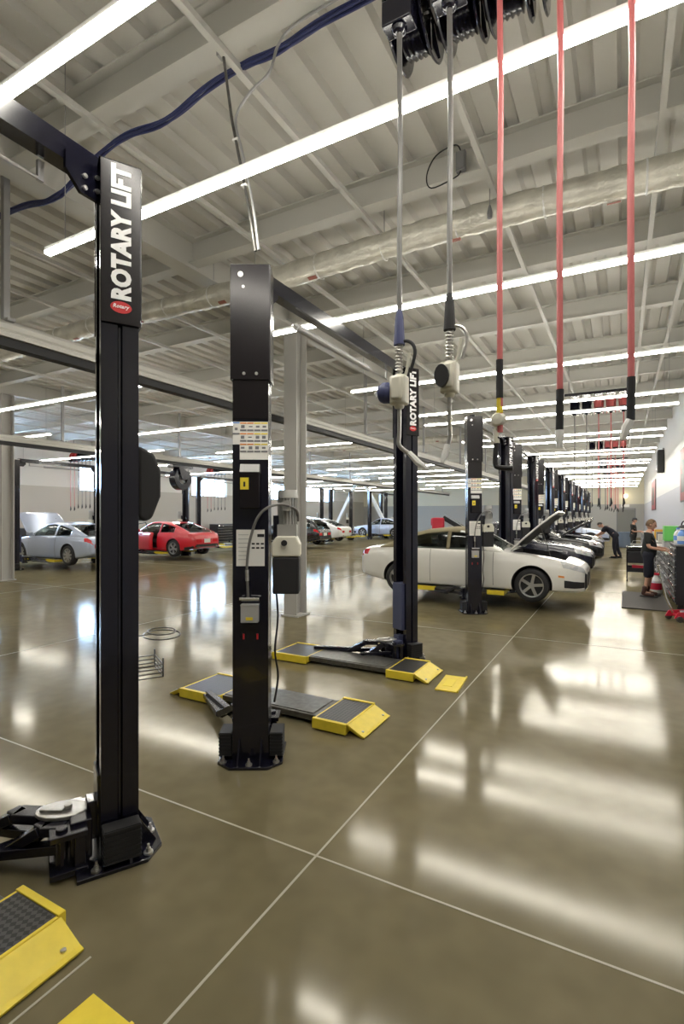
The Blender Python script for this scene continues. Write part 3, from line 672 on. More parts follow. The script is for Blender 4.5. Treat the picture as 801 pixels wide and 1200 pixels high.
def carrier(x0, x1, y, z, label, rz=0, along='x'):
    t = empty('overhead_reel_rail', ((x0+x1)/2, y, z), rz); tag(t, label, 'rail', 'reel carrier rails')
    L = x1-x0
    MB().box((0, 0, 0), (L, .08, .04)).box((0, -.03, -.01), (L, .012, .06)).build('rail', M['black'], t, 0)
    for k in (-1, 1): MB().tube([(k*(L/2-.1), 0, .02), (k*(L/2-.1), 0, ZC-z)], .012, 6).build('drop_rod', M['galv'], t)
carrier(-1.25, .25, NY+.12, 4.875, 'dark rail carrying the nearest bank of hose reels')
pf = {'far': reel_unit('far'), 'red_far': reel_unit('red_far')}
used = set()
def far_reel(kind, x, y, label, group, rz=0):
    if kind in used: c = copy_tree(pf[kind])
    else: c = pf[kind]; used.add(kind)
    return place(c, x, y, label, group, rz)
fk = ['far', 'far', 'red_far', 'red_far', 'red_far']
hue = ['black reel with grey hose, first', 'black reel with grey hose, second', 'red reel and hose, third', 'red reel and hose, fourth', 'red reel and hose, last']
for b, y in enumerate([14.1, 22.5, 31.0, 39.4]):
    bank = ['second', 'third', 'fourth', 'farthest'][b]
    carrier(-1.3, .25, y+.12, 4.875, 'dark rail carrying the %s bank of hose reels over the aisle' % bank)
    for k in range(5): far_reel(fk[k], -1.05+.268*k, y, '%s in the %s bank from the camera over the aisle' % (hue[k], bank), 'hose reels in the %s bank' % bank)
for b, y in enumerate([15.0, 24.0, 32.4]):
    bank = ['nearest', 'middle', 'farthest'][b]
    carrier(-22.8, -21.0, y+.12, 4.875, 'dark rail carrying the %s bank of hose reels by the windows' % bank)
    for k in range(6):
        kd = 'red_far' if k < 2 else 'far'
        far_reel(kd, -22.6+.28*k, y, '%s hose reel, %s of six in the %s bank before the windows' % ('red' if k < 2 else 'black', ORD[k], bank), 'hose reels in the %s window bank' % bank)

# ------------------------------------------------------------------ cars
def interp(tab, x):
    xs = [p[0] for p in tab]; zs = [p[1] for p in tab]; return float(np.interp(x, xs, zs))
class Car:
    def __init__(s, sp): s.sp = sp
    def W(s, x): return interp(s.sp['W'], x)
    def sec(s, x):
        sp = s.sp; W = s.W(x); zb = interp(sp['zb'], x); zs = interp(sp['zs'], x); zt = interp(sp['zt'], x); h = zs-zb
        return [(0, zb), (.72*W, zb), (.93*W, zb+.02), (.975*W, zb+.10*h+.02), (.99*W, zb+.28*h), (1.0*W, zb+.52*h), (.985*W, zb+.76*h), (.955*W, zs-.10*h), (.915*W, zs-.005), (.84*W, zs+.35*(zt-zs)), (.5*W, zs+.85*(zt-zs)), (0, zt)]
    def pt(s, x, v, side=-1):
        S = s.sec(x); v = max(0, min(len(S)-1-1e-6, v)); i = int(v); t = v-i
        # smooth interpolation
        p0, p1, p2, p3 = S[max(i-1, 0)], S[i], S[i+1], S[min(i+2, len(S)-1)]
        f = lambda a, b, c, d: .5*((2*b)+(c-a)*t+(2*a-5*b+4*c-d)*t*t+(3*b-a-3*c+d)*t**3)
        return Vector((x, side*f(p0[0], p1[0], p2[0], p3[0]), f(p0[1], p1[1], p2[1], p3[1])))
    def patch(s, mb, x0, x1, v0, v1, side=-1, off=.004, nx=10, nv=8, mi=0, shear=0):
        rows = []
        for i in range(nx+1):
            r = []
            for j in range(nv+1):
                v = v0+(v1-v0)*j/nv; x = x0+(x1-x0)*i/nx + shear*(v-v0)
                p = s.pt(x, v, side); e = .01
                n = (s.pt(x+e, v, side)-s.pt(x-e, v, side)).cross(s.pt(x, v+e, side)-s.pt(x, v-e, side))
                n = n.normalized() if n.length > 1e-9 else Vector((0, side, 0))
                c = Vector((x, 0, .55))
                if n.dot(p-c) < 0: n = -n
                r.append(p+n*off)
            rows.append(r)
        mb.grid(rows, mi)
    def zg(s, x): return interp(s.sp['zg'], x)
    def gsec(s, x, n=14):
        """greenhouse half section, belt to centre"""
        sp = s.sp; W = s.W(x)*.90; zs = interp(sp['zs'], x)+.005; zt = max(s.zg(x), zs+.004); h = zt-zs
        wr = W-.38*h-.02
        cr = min(.07, h*.45)
        ctl = [(W, zs), (W-(W-wr)*.5, zs+h*.5), (wr+.02, zs+h-cr*1.25), (wr-.04, zs+h-cr*.45), (wr-.16, zs+h-cr*.10), (wr*.4, zt-.004), (0, zt)]
        return ctl
    def gpt(s, x, v, side):
        S = s.gsec(x); v = max(0, min(len(S)-1-1e-6, v)); i = int(v); t = v-i
        p0, p1, p2, p3 = S[max(i-1, 0)], S[i], S[i+1], S[min(i+2, len(S)-1)]
        f = lambda a, b, c, d: .5*((2*b)+(c-a)*t+(2*a-5*b+4*c-d)*t*t+(3*b-a-3*c+d)*t**3)
        return Vector((x, side*f(p0[0], p1[0], p2[0], p3[0]), f(p0[1], p1[1], p2[1], p3[1])))

def wheel_proto(name, r, spokes, double=False):
    w = empty(name)
    wd = .10
    MB().lathe([(r*.70, -wd), (r*.90, -wd-.005), (r*.985, -wd+.02), (r, -wd*.5), (r, wd*.5), (r*.985, wd-.02), (r*.90, wd+.005), (r*.70, wd), (r*.66, wd*.6), (r*.66, -wd*.6)], 36, 'y', closed=True).build('tyre', M['rubber'], w, 50)
    m = MB(); q = r*.70
    for sy in (-1, 1):
        m.lathe([(q, sy*(wd-.002)), (q*.93, sy*(wd-.006)), (q*.90, sy*(wd-.05))], 36, 'y')
        m.lathe([(q*.24, sy*(wd-.045)), (q*.24, sy*(wd-.012)), (q*.15, sy*(wd-.006)), (0, sy*(wd-.006))], 16, 'y')
        for k in range(spokes):
            offs = (-.16, .16) if double else (0,)
            for da in offs:
                a = 2*PI*k/spokes+.31+da; a0 = a-da*.3
                m.bar((q*.16*math.cos(a0), sy*(wd-.022), q*.16*math.sin(a0)), (q*.93*math.cos(a), sy*(wd-.020), q*.93*math.sin(a)), q*(.16 if double else .24), .03, up=(0, 1, 0))
    m.build('rim', M['rim'], w, 40)
    MB().cyl((0, -wd*.45, 0), (0, wd*.45, 0), r*.66, n=24).build('brake_disc', M['black_matte'], w)
    return w
WP = {'five': wheel_proto('wheel', .315, 5), 'ten': wheel_proto('wheel', .325, 5, True), 'nine': wheel_proto('wheel', .33, 9)}
WUSED = set()

def car(sp, label, loc, rz):
    C = Car(sp); t = empty('car', loc, rz); tag(t, label, 'car')
    x0, x1 = sp['zt'][0][0], sp['zt'][-1][0]; n = 64; nv = 44
    xs = sorted(set([x0+(x1-x0)*i/n for i in range(n+1)] + [p[0] for p in sp['zt']] + [p[0] for p in sp['W']]))
    rows = []
    for x in xs:
        half = [C.pt(x, 11*j/nv, -1) for j in range(nv+1)]
        oth = [Vector((p.x, -p.y, p.z)) for p in half[1:-1]][::-1]
        rows.append(half+oth)
    m = MB(); k = len(rows[0]); vs = [p for r in rows for p in r]; fs = []
    for i in range(len(rows)-1):
        for j in range(k): fs.append((i*k+j, i*k+(j+1) % k, (i+1)*k+(j+1) % k, (i+1)*k+j))
    fs.append(tuple(range(k-1, -1, -1))); fs.append(tuple((len(rows)-1)*k+j for j in range(k)))
    m.add(vs, fs)
    body = m.build('body', [sp['paint'], M['interior']], t, 38)
    ax = [sp['xf'], sp['xr']]; R = sp.get('arch', .365)
    cuts = [MB(), MB(), MB()]
    for a in ax:
        for sd in (-1, 1): cuts[0].cyl((a, sd*.60, sp['wr']+.015), (a, sd*1.2, sp['wr']+.015), R, n=48)
    cuts[1].add(*box_pts(((sp['cab'][0]+sp['cab'][1])/2, 0, .85), (sp['cab'][1]-sp['cab'][0], 1.16, .7)))
    if sp.get('hood'): cuts[1].add(*box_pts(((sp['bay'][0]+sp['bay'][1])/2, 0, sp['bay'][2]+.4), (sp['bay'][1]-sp['bay'][0], 1.16, .8)))
    if sp.get('opendoor'):
        da, db = sp['opendoor']; cuts[2].add(*box_pts(((da+db)/2, sp['openside']*.8, .80), (db-da, .70, .94)))
    cos = []
    for cm in cuts:
        if not cm.f: continue
        co = cm.build('cutter', M['interior'], t, 0); cos.append(co)
        bo = body.modifiers.new('cut', 'BOOLEAN'); bo.object = co; bo.operation = 'DIFFERENCE'; bo.solver = 'EXACT'; bo.material_mode = 'TRANSFER'
    dg = bpy.context.evaluated_depsgraph_get(); me = bpy.data.meshes.new_from_object(body.evaluated_get(dg)); body.modifiers.clear(); body.data = me
    me.set_sharp_from_angle(angle=math.radians(38))
    for co in cos: bpy.data.objects.remove(co)
    # greenhouse
    gx = sp['zg']; g0, g1 = gx[0][0], gx[-1][0]; N = 72; NV = 24
    xs = [g0+(g1-g0)*i/N for i in range(N+1)]
    cls = {'windshield': MB(), 'rear_window': MB(), 'side_window': MB(), 'side_window ': MB(), 'roof': MB(), 'pillar': MB()}
    fr, rr = sp['roofx'][1], sp['roofx'][0]       # roof spans rr..fr
    bp = sp.get('bpillar'); ga, gb = sp['glassx']
    for side in (-1, 1):
        P = [[C.gpt(x, 6*j/NV, side) for j in range(NV+1)] for x in xs]
        for i in range(N):
            for j in range(NV):
                xc = (xs[i]+xs[i+1])/2; v = 6*(j+.5)/NV
                if v > 2.6:
                    if xc > fr: c = 'windshield' if v > 3.2 else 'pillar'
                    elif xc < rr and not sp.get('soft'): c = 'rear_window' if v > 3.6 else 'pillar'
                    elif xc < rr and xc < rr-.15 and v > 4.3: c = 'rear_window'
                    else: c = 'roof'
                else:
                    c = 'pillar' if not sp.get('soft') or xc > fr-.1 else 'roof'
                    if .12 < v < 2.1 and ga < xc < gb and not (bp is not None and abs(xc-bp) < .035): c = 'side_window' if side < 0 else 'side_window '
                q = [P[i][j], P[i][j+1], P[i+1][j+1], P[i+1][j]]
                cls[c].add(q, [(0, 1, 2, 3)])
    for nm, mb in cls.items():
        if not mb.f: continue
        nm = nm.strip(); mat = M['glass'] if nm in ('windshield', 'rear_window', 'side_window') else (sp['roofm'] if nm == 'roof' else sp['paint'])
        o = mb.build(nm, mat, t, 0, fix=False)
        bm = bmesh.new(); bm.from_mesh(o.data); bmesh.ops.remove_doubles(bm, verts=bm.verts, dist=1e-4); bmesh.ops.recalc_face_normals(bm, faces=bm.faces); bm.to_mesh(o.data); bm.free()
        o.data.polygons.foreach_set('use_smooth', [True]*len(o.data.polygons))
        if mat is not M['glass']:
            sm = o.modifiers.new('solid', 'SOLIDIFY'); sm.thickness = .012; sm.offset = -1
    # seats and wheel
    for sx, yy in ((sp['seat'], -.36), (sp['seat'], .36)):
        MB().bar((sx, yy, .60), (sx-.16, yy, 1.08), .46, .14, up=(1,0,0)).box((sx+.22, yy, .58), (.5, .48, .16)).bar((sx-.17, yy, 1.10), (sx-.20, yy, 1.24), .24, .09, up=(1,0,0)).build('seat', M['interior'], t, 0, bevel=.03)
    MB().lathe([(.17+.014*math.cos(a*PI/4), .014*math.sin(a*PI/4)) for a in range(8)], 20, 'x', (0, 0, 0), closed=True).build('steering_wheel', M['interior'], t, loc=(sp['seat']+.62, .36, .93))
    MB().box((sp['seat']+.85, 0, .86), (.25, 1.15, .16)).build('dashboard', M['interior'], t, 0, bevel=.03)
    # doors
    for side in (-1, 1):
        for da, db in sp['doors']:
            if sp.get('opendoor') and side == sp['openside'] and abs(da-sp['opendoor'][0]) < .3: continue
            d = MB(); C.patch(d, da, db, 2.6, 8.0, side, .0025, 14, 14); dd = d.build('door', M['black_matte'], t, 60); dd['label'] = 'dark shut line around a door'
            d = MB(); C.patch(d, da+.008, db-.008, 2.75, 7.97, side, .005, 14, 14); d2 = d.build('door_panel', sp['paint'], dd, 60)
            h = MB(); C.patch(h, da+.06, da+.26, 6.35, 6.75, side, .028, 4, 3); C.patch(h, da+.06, da+.26, 6.25, 6.85, side, .008, 4, 3)
            h.build('door_handle', sp['paint'], dd, 60)
        s2 = MB(); C.patch(s2, sp['xr']+R+.02, sp['xf']-R-.02, 2.2, 2.9, side, .008, 12, 3); s2.build('sill', sp['paint'] if not sp.get('darksill') else M['black_matte'], t, 60)
        # mirror
        mx = sp['mirror']; p = C.pt(mx, 8.0, side)
        MB().box(p+Vector((0, side*.06, .06)), (.05, .12, .03)).box(p+Vector((.0, side*.16, .10)), (.12, .17, .12)).build('mirror', sp['paint'], t, 0, bevel=.03)
    if sp.get('opendoor'):
        da, db = sp['opendoor']; sd = sp['openside']; d = MB(); C.patch(d, da, db, 2.6, 8.0, sd, 0, 8, 10)
        hv = C.pt(db, 5, sd)
        o = d.build('open_door', sp['paint'], t, 60, fix=False)
        for v in o.data.vertices: v.co = Matrix.Rotation(math.radians(11)*-sd, 3, 'Z') @ (v.co-hv)
        o.location = hv
        sm = o.modifiers.new('solid', 'SOLIDIFY'); sm.thickness = .09; sm.offset = 0
        wf = MB(); wf.tube([(-.05, 0, .40), (-.28, 0.02, .72), (-.9, .05, .78), (-1.02, .0, .40)], .018, 6); w2 = wf.build('window_frame', M['black_matte'], o); w2.rotation_euler.z = math.radians(11)*-sd
    # lamps and grille
    xe = x1; Se = C.sec(x1); wR = C.W(x0)
    zr = (interp(sp['zb'], x0), interp(sp['zs'], x0))
    for side in (-1, 1):
        tl = MB(); C.patch(tl, x0+.0, x0+.22, 6.2, 7.9, side, .006, 8, 6, shear=.03); tl.box((x0+.004, side*wR*.72, zr[1]-.10), (.016, wR*.45, .13)); tl.build('tail_lamp', M['tail'], t, 60)
        hl = MB(); C.patch(hl, x1-.38, x1-.01, 6.3, 8.1, side, .006, 8, 6, shear=-.03); hl.build('headlamp', M['lens'], t, 60)
        hb = MB(); C.patch(hb, x1-.27, x1-.15, 6.7, 7.8, side, .009, 5, 5); hb.build('headlamp_bulb', M['chrome'], t, 60)
    zf = (interp(sp['zb'], x1), interp(sp['zs'], x1)); wF = C.W(x1)
    gr = MB(); gr.box((x1+.004, 0, (zf[0]+zf[1])/2+.0), (.02, wF*.9, (zf[1]-zf[0])*.75))
    for k in range(5): gr.box((x1+.014, 0, zf[0]+(zf[1]-zf[0])*(.2+.15*k)), (.012, wF*.85, .010), mi=1)
    for side in (-1, 1): C.patch(gr, x1-.035, x1, 2.4, 6.4, side, .006, 4, 8)
    gr.build('grille', [M['black_matte'], M['chrome']], t, 0)
    for side in (-1, 1):
        fg = MB(); C.patch(fg, x1-.36, x1-.04, 3.3, 4.6, side, .006, 6, 4); fg.build('bumper_vent', M['black_matte'], t, 60)
    rb = MB(); rb.box((x0-.006, 0, zr[0]+.05), (.03, wR*1.9, .10))
    for side in (-1, 1): C.patch(rb, x0+.0, x0+.42, 2.0, 3.4, side, .006, 8, 4)
    rb.build('bumper_trim', M['black_matte'] if sp.get('darkbumper') else sp['paint'], t, 60)
    pl = MB().box((x0-.012, 0, (zr[0]+zr[1])/2+.06), (.012, .34, .16)); pl.build('number_plate', M['plate'], t, 0, bevel=.01)
    for side in (-1, 1):
        MB().cyl((x0-.03, side*.5, zr[0]+.01), (x0+.2, side*.5, zr[0]+.01), .04, n=12).build('exhaust_pipe', M['chrome'], t)
        mk = MB(); C.patch(mk, x1-.46, x1-.36, 4.9, 5.15, side, .006, 3, 2); mk.build('side_marker', M['orange_decal'], t, 60)
    # wheels
    for a in ax:
        for sd in (-1, 1):
            k = sp['wheel']
            if k in WUSED: w = copy_tree(WP[k], t)
            else: w = WP[k]; w.parent = t; WUSED.add(k)
            sc = sp['wr']/{'five': .315, 'ten': .325, 'nine': .33}[k]
            w.location = (a, sd*(C.W(a)-.115), sp['wr']); w.scale = (sc, 1, sc); w.rotation_euler.y = random.uniform(0, 1.0)
    # hood
    if sp.get('hood'):
        b0, b1, bz = sp['bay']; ang = math.radians(sp['hood'])
        hm = MB(); rows = []; hx = b0-.04; nx = 12
        for i in range(nx+1):
            x = hx+(b1+.10-hx)*i/nx
            hw = 8.6
            r = [C.pt(x, 8.6+(11-8.6)*j/6, -1) for j in range(7)] + [C.pt(x, 11-(11-8.6)*j/6, 1) for j in range(1, 7)]
            rows.append(r)
        hm.grid(rows); hz = C.pt(hx, 11, 1)
        for lst in (hm.v,):
            for q in range(len(lst)):
                p = Vector(lst[q])-Vector((hx, 0, hz.z)); lst[q] = tuple(Matrix.Rotation(-ang, 3, 'Y') @ p)
        o = hm.build('hood', [sp['paint'], M['black_matte']], t, 60, loc=(hx, 0, hz.z+.03), fix=False)
        sm = o.modifiers.new('solid', 'SOLIDIFY'); sm.thickness = .03; sm.offset = 0; sm.material_offset = 0
        # inner liner of the hood
        MBl = MB(); inner = []
        nrm = Matrix.Rotation(-ang, 3, 'Y') @ Vector((0, 0, -1))
        kk = len(rows[0])
        for i in range(1, nx): inner.append([Vector(hm.v[i*kk+j])+nrm*.034 for j in range(1, kk-1)])
        MBl.grid(inner); MBl.build('hood_liner', M['black_matte'], o, 60)
        MB().tube([(b1-.25, -.5, bz+.35), Vector((hx, 0, hz.z)) + Matrix.Rotation(-ang, 3, 'Y') @ Vector((.75, -.5, -.05))], .008, 6).build('hood_strut', M['dark_steel'], t)
        e = MB(); L = b1-b0
        e.box((b0+L*.5, 0, bz+.16), (L*.55, .5, .22)); e.cyl((b0+L*.15, .35, bz+.1), (b0+L*.15, .35, bz+.3), .09, n=14); e.box((b0+L*.55, -.45, bz+.15), (.3, .2, .2)); e.box((b0+L*.75, .3, bz+.15), (.2, .35, .15)); e.box((b1-.06, 0, bz+.22), (.08, 1.2, .08))
        e.build('engine', M['dark_steel'], t, 30, bevel=.03)
        MB().box((b0+L*.5, 0, bz+.285), (L*.4, .38, .03)).build('engine_cover', M['black_paint'], t, 0, bevel=.01)
    return t
def box_pts(c, d):
    b = MB().box(c, d); return b.v, b.f

A4 = dict(paint=M['white_paint'], roofm=M['soft_top'], soft=True, wheel='five', wr=.315, xf=1.36, xr=-1.30, arch=.365,
    zt=[(-2.285,.78),(-2.25,.88),(-2.15,.95),(-1.9,.975),(-1.5,.985),(-1.0,.995),(.2,.985),(.72,.97),(1.2,.925),(1.7,.855),(2.0,.79),(2.15,.735),(2.24,.68),(2.285,.62)],
    zs=[(-2.285,.74),(-2.25,.83),(-2.15,.90),(-1.9,.93),(-1.5,.945),(-1.0,.95),(.2,.935),(.72,.915),(1.2,.88),(1.7,.815),(2.0,.75),(2.15,.70),(2.24,.65),(2.285,.59)],
    zb=[(-2.285,.40),(-2.2,.33),(-1.9,.27),(-1.6,.22),(-1,.20),(1,.2),(1.75,.21),(2.1,.205),(2.24,.22),(2.285,.27)],
    W=[(-2.285,.62),(-2.26,.70),(-2.18,.78),(-2.0,.83),(-1.7,.865),(-1.3,.885),(0,.89),(1.3,.885),(1.7,.865),(1.95,.825),(2.1,.765),(2.2,.675),(2.26,.57),(2.285,.48)],
    zg=[(-1.78,.96),(-1.45,1.11),(-1.1,1.25),(-.75,1.34),(-.3,1.385),(.02,1.37),(.25,1.29),(.55,1.11),(.82,.94)], roofx=(-1.05,.06), glassx=(-1.12,.5), bpillar=-.28,
    cab=(-1.1,.55), bay=(.98,1.93,.42), hood=50, seat=-.35, doors=[(-.62,.66)], mirror=.48)
car(A4, 'white convertible with beige soft top and raised hood on the lift', (-2.86, 10.995, .17), 0)
def variant(base, **kw): d = dict(base); d.update(kw); return d
COUPE = variant(A4, paint=M['silver_paint'], roofm=M['silver_paint'], soft=False, wheel='nine', wr=.33, arch=.375,
    zg=[(-2.0,.97),(-1.6,1.13),(-1.15,1.28),(-.7,1.375),(-.25,1.41),(.1,1.39),(.4,1.27),(.75,1.08),(1.0,.94)], roofx=(-.95,.12), glassx=(-1.35,.62), bpillar=-.55, cab=(-1.2,.7), bay=(1.05,1.95,.42), hood=56, seat=-.2, doors=[(-.65,.85)], mirror=.62)
car(COUPE, 'silver blue coupe with its hood raised, nose toward the windows', (-17.15, 11.2, .17), PI)
RED = variant(COUPE, paint=M['red_paint'], roofm=M['red_paint'], wheel='ten', wr=.335, hood=None, darkbumper=True, bpillar=-.5, glassx=(-1.3,.6))
RED['doors'] = [(-.45, .85)]; RED['opendoor'] = (-.42, .83); RED['openside'] = 1
car(RED, 'red coupe with an open door beside the black tool cabinets', (-16.87, 15.4, .17), PI)
SED = variant(COUPE, paint=M['white_paint'], roofm=M['white_paint'], wheel='five', hood=None, roofx=(-1.0,.05), zg=[(-1.85,.97),(-1.5,1.12),(-1.1,1.30),(-.7,1.42),(-.2,1.46),(.05,1.44),(.35,1.30),(.7,1.08),(.95,.94)], glassx=(-1.25,.6), bpillar=-.15, doors=[(-.95,-.12),(-.10,.85)])
car(SED, 'white sedan parked far off past the square column', (-17.27, 28.0, .17), PI)
car(variant(SED, paint=M['silver_paint'], roofm=M['silver_paint']), 'pale silver sedan beyond the far white sedan', (-16.3, 36.4, .17), PI)
HAT = variant(SED, paint=M['black_paint'], roofm=M['black_paint'], zg=[(-2.2,.97),(-2.0,1.25),(-1.7,1.45),(-1.0,1.56),(-.2,1.58),(.1,1.52),(.45,1.34),(.7,1.14),(.95,.94)], roofx=(-1.75,.1), glassx=(-1.75,.6), darkbumper=True)
car(HAT, 'dark hatchback showing only its tail beside the square column', (-16.35, 23.8, .17), PI)
car(variant(SED, paint=M['navy_paint'], roofm=M['navy_paint']), 'dark blue sedan on the lift behind the white convertible', (-2.95, 15.185, .17), 0)
car(variant(SED, paint=M['black_paint'], roofm=M['black_paint'], hood=38, bay=(1.05,1.93,.42)), 'black car with raised hood past the dark blue sedan', (-2.85, 19.395, .17), 0)
car(variant(SED, paint=M['navy_paint'], roofm=M['navy_paint'], hood=42, bay=(1.05,1.93,.42)), 'dark car under repair by the leaning mechanic', (-2.95, 23.605, .17), 0)
car(variant(SED, paint=M['silver_paint'], roofm=M['silver_paint']), 'silver sedan far down the aisle row', (-2.9, 32.025, .17), 0)

# ------------------------------------------------------------------ people
def skin(name, pts, edges, rad, mat, parent, root=0, sub=1):
    me = bpy.data.meshes.new(name); me.from_pydata([tuple(p) for p in pts], edges, []); o = bpy.data.objects.new(name, me); COL.objects.link(o)
    sk = o.modifiers.new('skin', 'SKIN'); sk.use_smooth_shade = True
    if not me.skin_vertices: me.attributes
    lay = me.skin_vertices[0] if me.skin_vertices else None
    if lay is None:
        bpy.context.view_layer.objects.active = o; bpy.ops.mesh.customdata_skin_add(); lay = me.skin_vertices[0]
    for i, r in enumerate(rad): lay.data[i].radius = r if isinstance(r, tuple) else (r, r); lay.data[i].use_root = (i == root)
    ss = o.modifiers.new('sub', 'SUBSURF'); ss.levels = ss.render_levels = sub
    dg = bpy.context.evaluated_depsgraph_get(); m2 = bpy.data.meshes.new_from_object(o.evaluated_get(dg)); o.modifiers.clear(); o.data = m2
    m2.materials.clear(); m2.materials.append(mat); m2.polygons.foreach_set('use_smooth', [True]*len(m2.polygons)); o.parent = parent
    return o
def person(loc, rz, J, label, hairm, shirtm, legm, bootm, shorts=True, scale=1.0, cap=None, belly=1.0):
    t = empty('person', loc, rz); tag(t, label, 'person'); t.scale = (scale,)*3
    V = {k: Vector(p) for k, p in J.items()}
    names = ['pelvis', 'waist', 'chest', 'neck', 'chin']
    pts = [V[n] for n in names]; E = [(0, 1), (1, 2), (2, 3), (3, 4)]; R = [(.10, .12), (.095, .115), (.09, .125), (.055, .055), (.05, .05)]
    idx = {n: i for i, n in enumerate(names)}
    def add(n, frm, r): idx[n] = len(pts); pts.append(V[n]); E.append((idx[frm], idx[n])); R.append(r)
    for s in 'LR':
        add('hip'+s, 'pelvis', (.085, .085)); add('knee'+s, 'hip'+s, (.058, .058)); add('ankle'+s, 'knee'+s, (.038, .038)); add('toe'+s, 'ankle'+s, (.034, .03))
        add('sh'+s, 'chest', (.06, .06)); add('el'+s, 'sh'+s, (.042, .042)); add('wr'+s, 'el'+s, (.028, .028)); add('palm'+s, 'wr'+s, (.036, .022))
    b = skin('body', pts, E, R, M['skin'], t)
    extra = MB(); hd = V['head']; f = V['face'].normalized(); up = (V['head']-V['neck']).normalized(); sx = up.cross(f).normalized(); f = sx.cross(up)
    def hp(a, l, u): return hd+f*a+sx*l+up*u
    # head: ellipsoid with jaw, brow, nose, ears, eye sockets, mouth
    rows = []
    for i in range(17):
        th = PI*i/16; r = []
        for k in range(24):
            ph = 2*PI*k/24; a, l, u = math.sin(th)*math.cos(ph), math.sin(th)*math.sin(ph), math.cos(th)
            A, Lx, U = .098*a, .074*l, .118*u
            if u < -.1: A = A*(1+.25*u)+.018*(-u if a > 0 else 0); Lx *= (1+.35*u)
            if a > .75 and -.35 < u < .15 and abs(l) < .25: A += .022*(1-abs(l)/.25)*(1-abs(u+.15)/.3 if abs(u+.15) < .3 else 0)
            if a > .6 and 0 < u < .2 and .25 < abs(l) < .55: A -= .008
            r.append(hp(A, Lx, U))
        rows.append(r+[r[0]])
    extra.grid(rows)
    for s in (-1, 1):
        extra.lathe([(0, -.012), (.022, -.006), (.026, .006), (.018, .012), (0, .008)], 10, 'y', hp(-.005, s*.076, -.005))
    for s, n in ((1, 'L'), (-1, 'R')):       # five bent fingers on each hand
        w, p = V['wr'+n], V['palm'+n]; d = (p-w).normalized(); lat = d.cross(V.get('palmn'+n, Vector((0, 0, 1)))).normalized(); dn = lat.cross(d)
        for q, (o_, ln) in enumerate(((-.030, .062), (-.010, .075), (.010, .078), (.029, .070))):
            a = p-d*.01+lat*o_; extra.tube([a, a+d*ln*.45-dn*.008, a+d*ln*.75-dn*.026, a+d*ln*.85-dn*.05], [.010, .009, .0085, .007], 8)
        a = w+d*.03+lat*(-.03 if n == 'L' else .03)*1; l2 = lat*(-1 if n == 'L' else 1)
        extra.tube([a, a+d*.02+l2*.025, a+d*.045+l2*.035-dn*.012, a+d*.065+l2*.03-dn*.025], [.013, .012, .010, .008], 8)
    eb = extra.build('tmp', M['skin'], None, 60)
    bm = bmesh.new(); bm.from_mesh(b.data); bm.from_mesh(eb.data); bm.to_mesh(b.data); bm.free(); bpy.data.objects.remove(eb)
    b.data.polygons.foreach_set('use_smooth', [True]*len(b.data.polygons))
    ey = MB()
    for s in (-1, 1): ey.lathe([(0, -.010), (.008, -.006), (.011, 0), (.008, .006), (0, .010)], 10, 'x', hp(.083, s*.032, .012))
    ey.build('eyes', M['dark_hair'], b)
    mo = MB(); mo.tube([hp(.086, -.022, -.060), hp(.093, 0, -.058), hp(.086, .022, -.060)], .005, 6); mo.build('mouth', M['red_hose'], b)
    # hair
    rows = []
    for i in range(10):
        th = PI*.62*i/9; r = []
        for k in range(25):
            ph = 2*PI*k/24; a, l, u = math.sin(th)*math.cos(ph), math.sin(th)*math.sin(ph), math.cos(th)
            if a > .45 and u < .62: a, u = a*.55, max(u, .62)
            r.append(hp(.104*a-.006, .080*l, .124*u+.004))
        rows.append(r)
    h = MB().grid(rows); ho = h.build('hair', hairm, b, 60, fix=True)
    if cap:
        c = MB(); c.grid([[hp(.110*math.sin(th)*math.cos(2*PI*k/20)-.004, .086*math.sin(th)*math.sin(2*PI*k/20), .045+.095*math.cos(th)) for k in range(21)] for th in [PI*.5*i/6 for i in range(7)]])
        c.prism([(.06, -.07), (.15, -.055), (.175, 0), (.15, .055), (.06, .07)], 0, .008, T=Matrix((( f.x, sx.x, up.x, hp(0,0,.05).x), (f.y, sx.y, up.y, hp(0,0,.05).y), (f.z, sx.z, up.z, hp(0,0,.05).z), (0,0,0,1))))
        c.build('cap', cap, b, 60)
    # clothes
    mid = lambda a, b_, k: V[a]*(1-k)+V[b_]*k
    P = [V['pelvis']*1.75-V['waist']*.75, V['waist'], V['chest'], mid('chest', 'neck', .55)]; E = [(0, 1), (1, 2), (2, 3)]; R = [(.145*belly**.5, .165*belly**.5), (.135*belly, .155*belly), (.132*belly, .17), (.075, .085)]
    for s in 'LR':
        k = len(P); P += [V['sh'+s], mid('sh'+s, 'el'+s, .5), mid('sh'+s, 'el'+s, .82)]; E += [(2, k), (k, k+1), (k+1, k+2)]; R += [(.078, .078), (.066, .066), (.064, .064)]
    skin('shirt', P, E, R, shirtm, b)
    P = [V['waist']*.7+V['pelvis']*.3, V['pelvis']]; E = [(0, 1)]; R = [(.14*belly**.5, .16*belly**.5), (.142, .162)]
    for s in 'LR':
        k = len(P); end = 1.0 if shorts else .0
        P += [V['hip'+s], mid('hip'+s, 'knee'+s, .6), mid('knee'+s, 'ankle'+s, .22 if shorts else .1)]; E += [(1, k), (k, k+1), (k+1, k+2)]; R += [(.105, .105), (.092, .092), (.088 if shorts else .075,)*2]
        if not shorts: P.append(mid('knee'+s, 'ankle'+s, .95)); E.append((k+2, k+3)); R.append((.062, .062))
    skin('shorts' if shorts else 'trousers', P, E, R, legm, b)
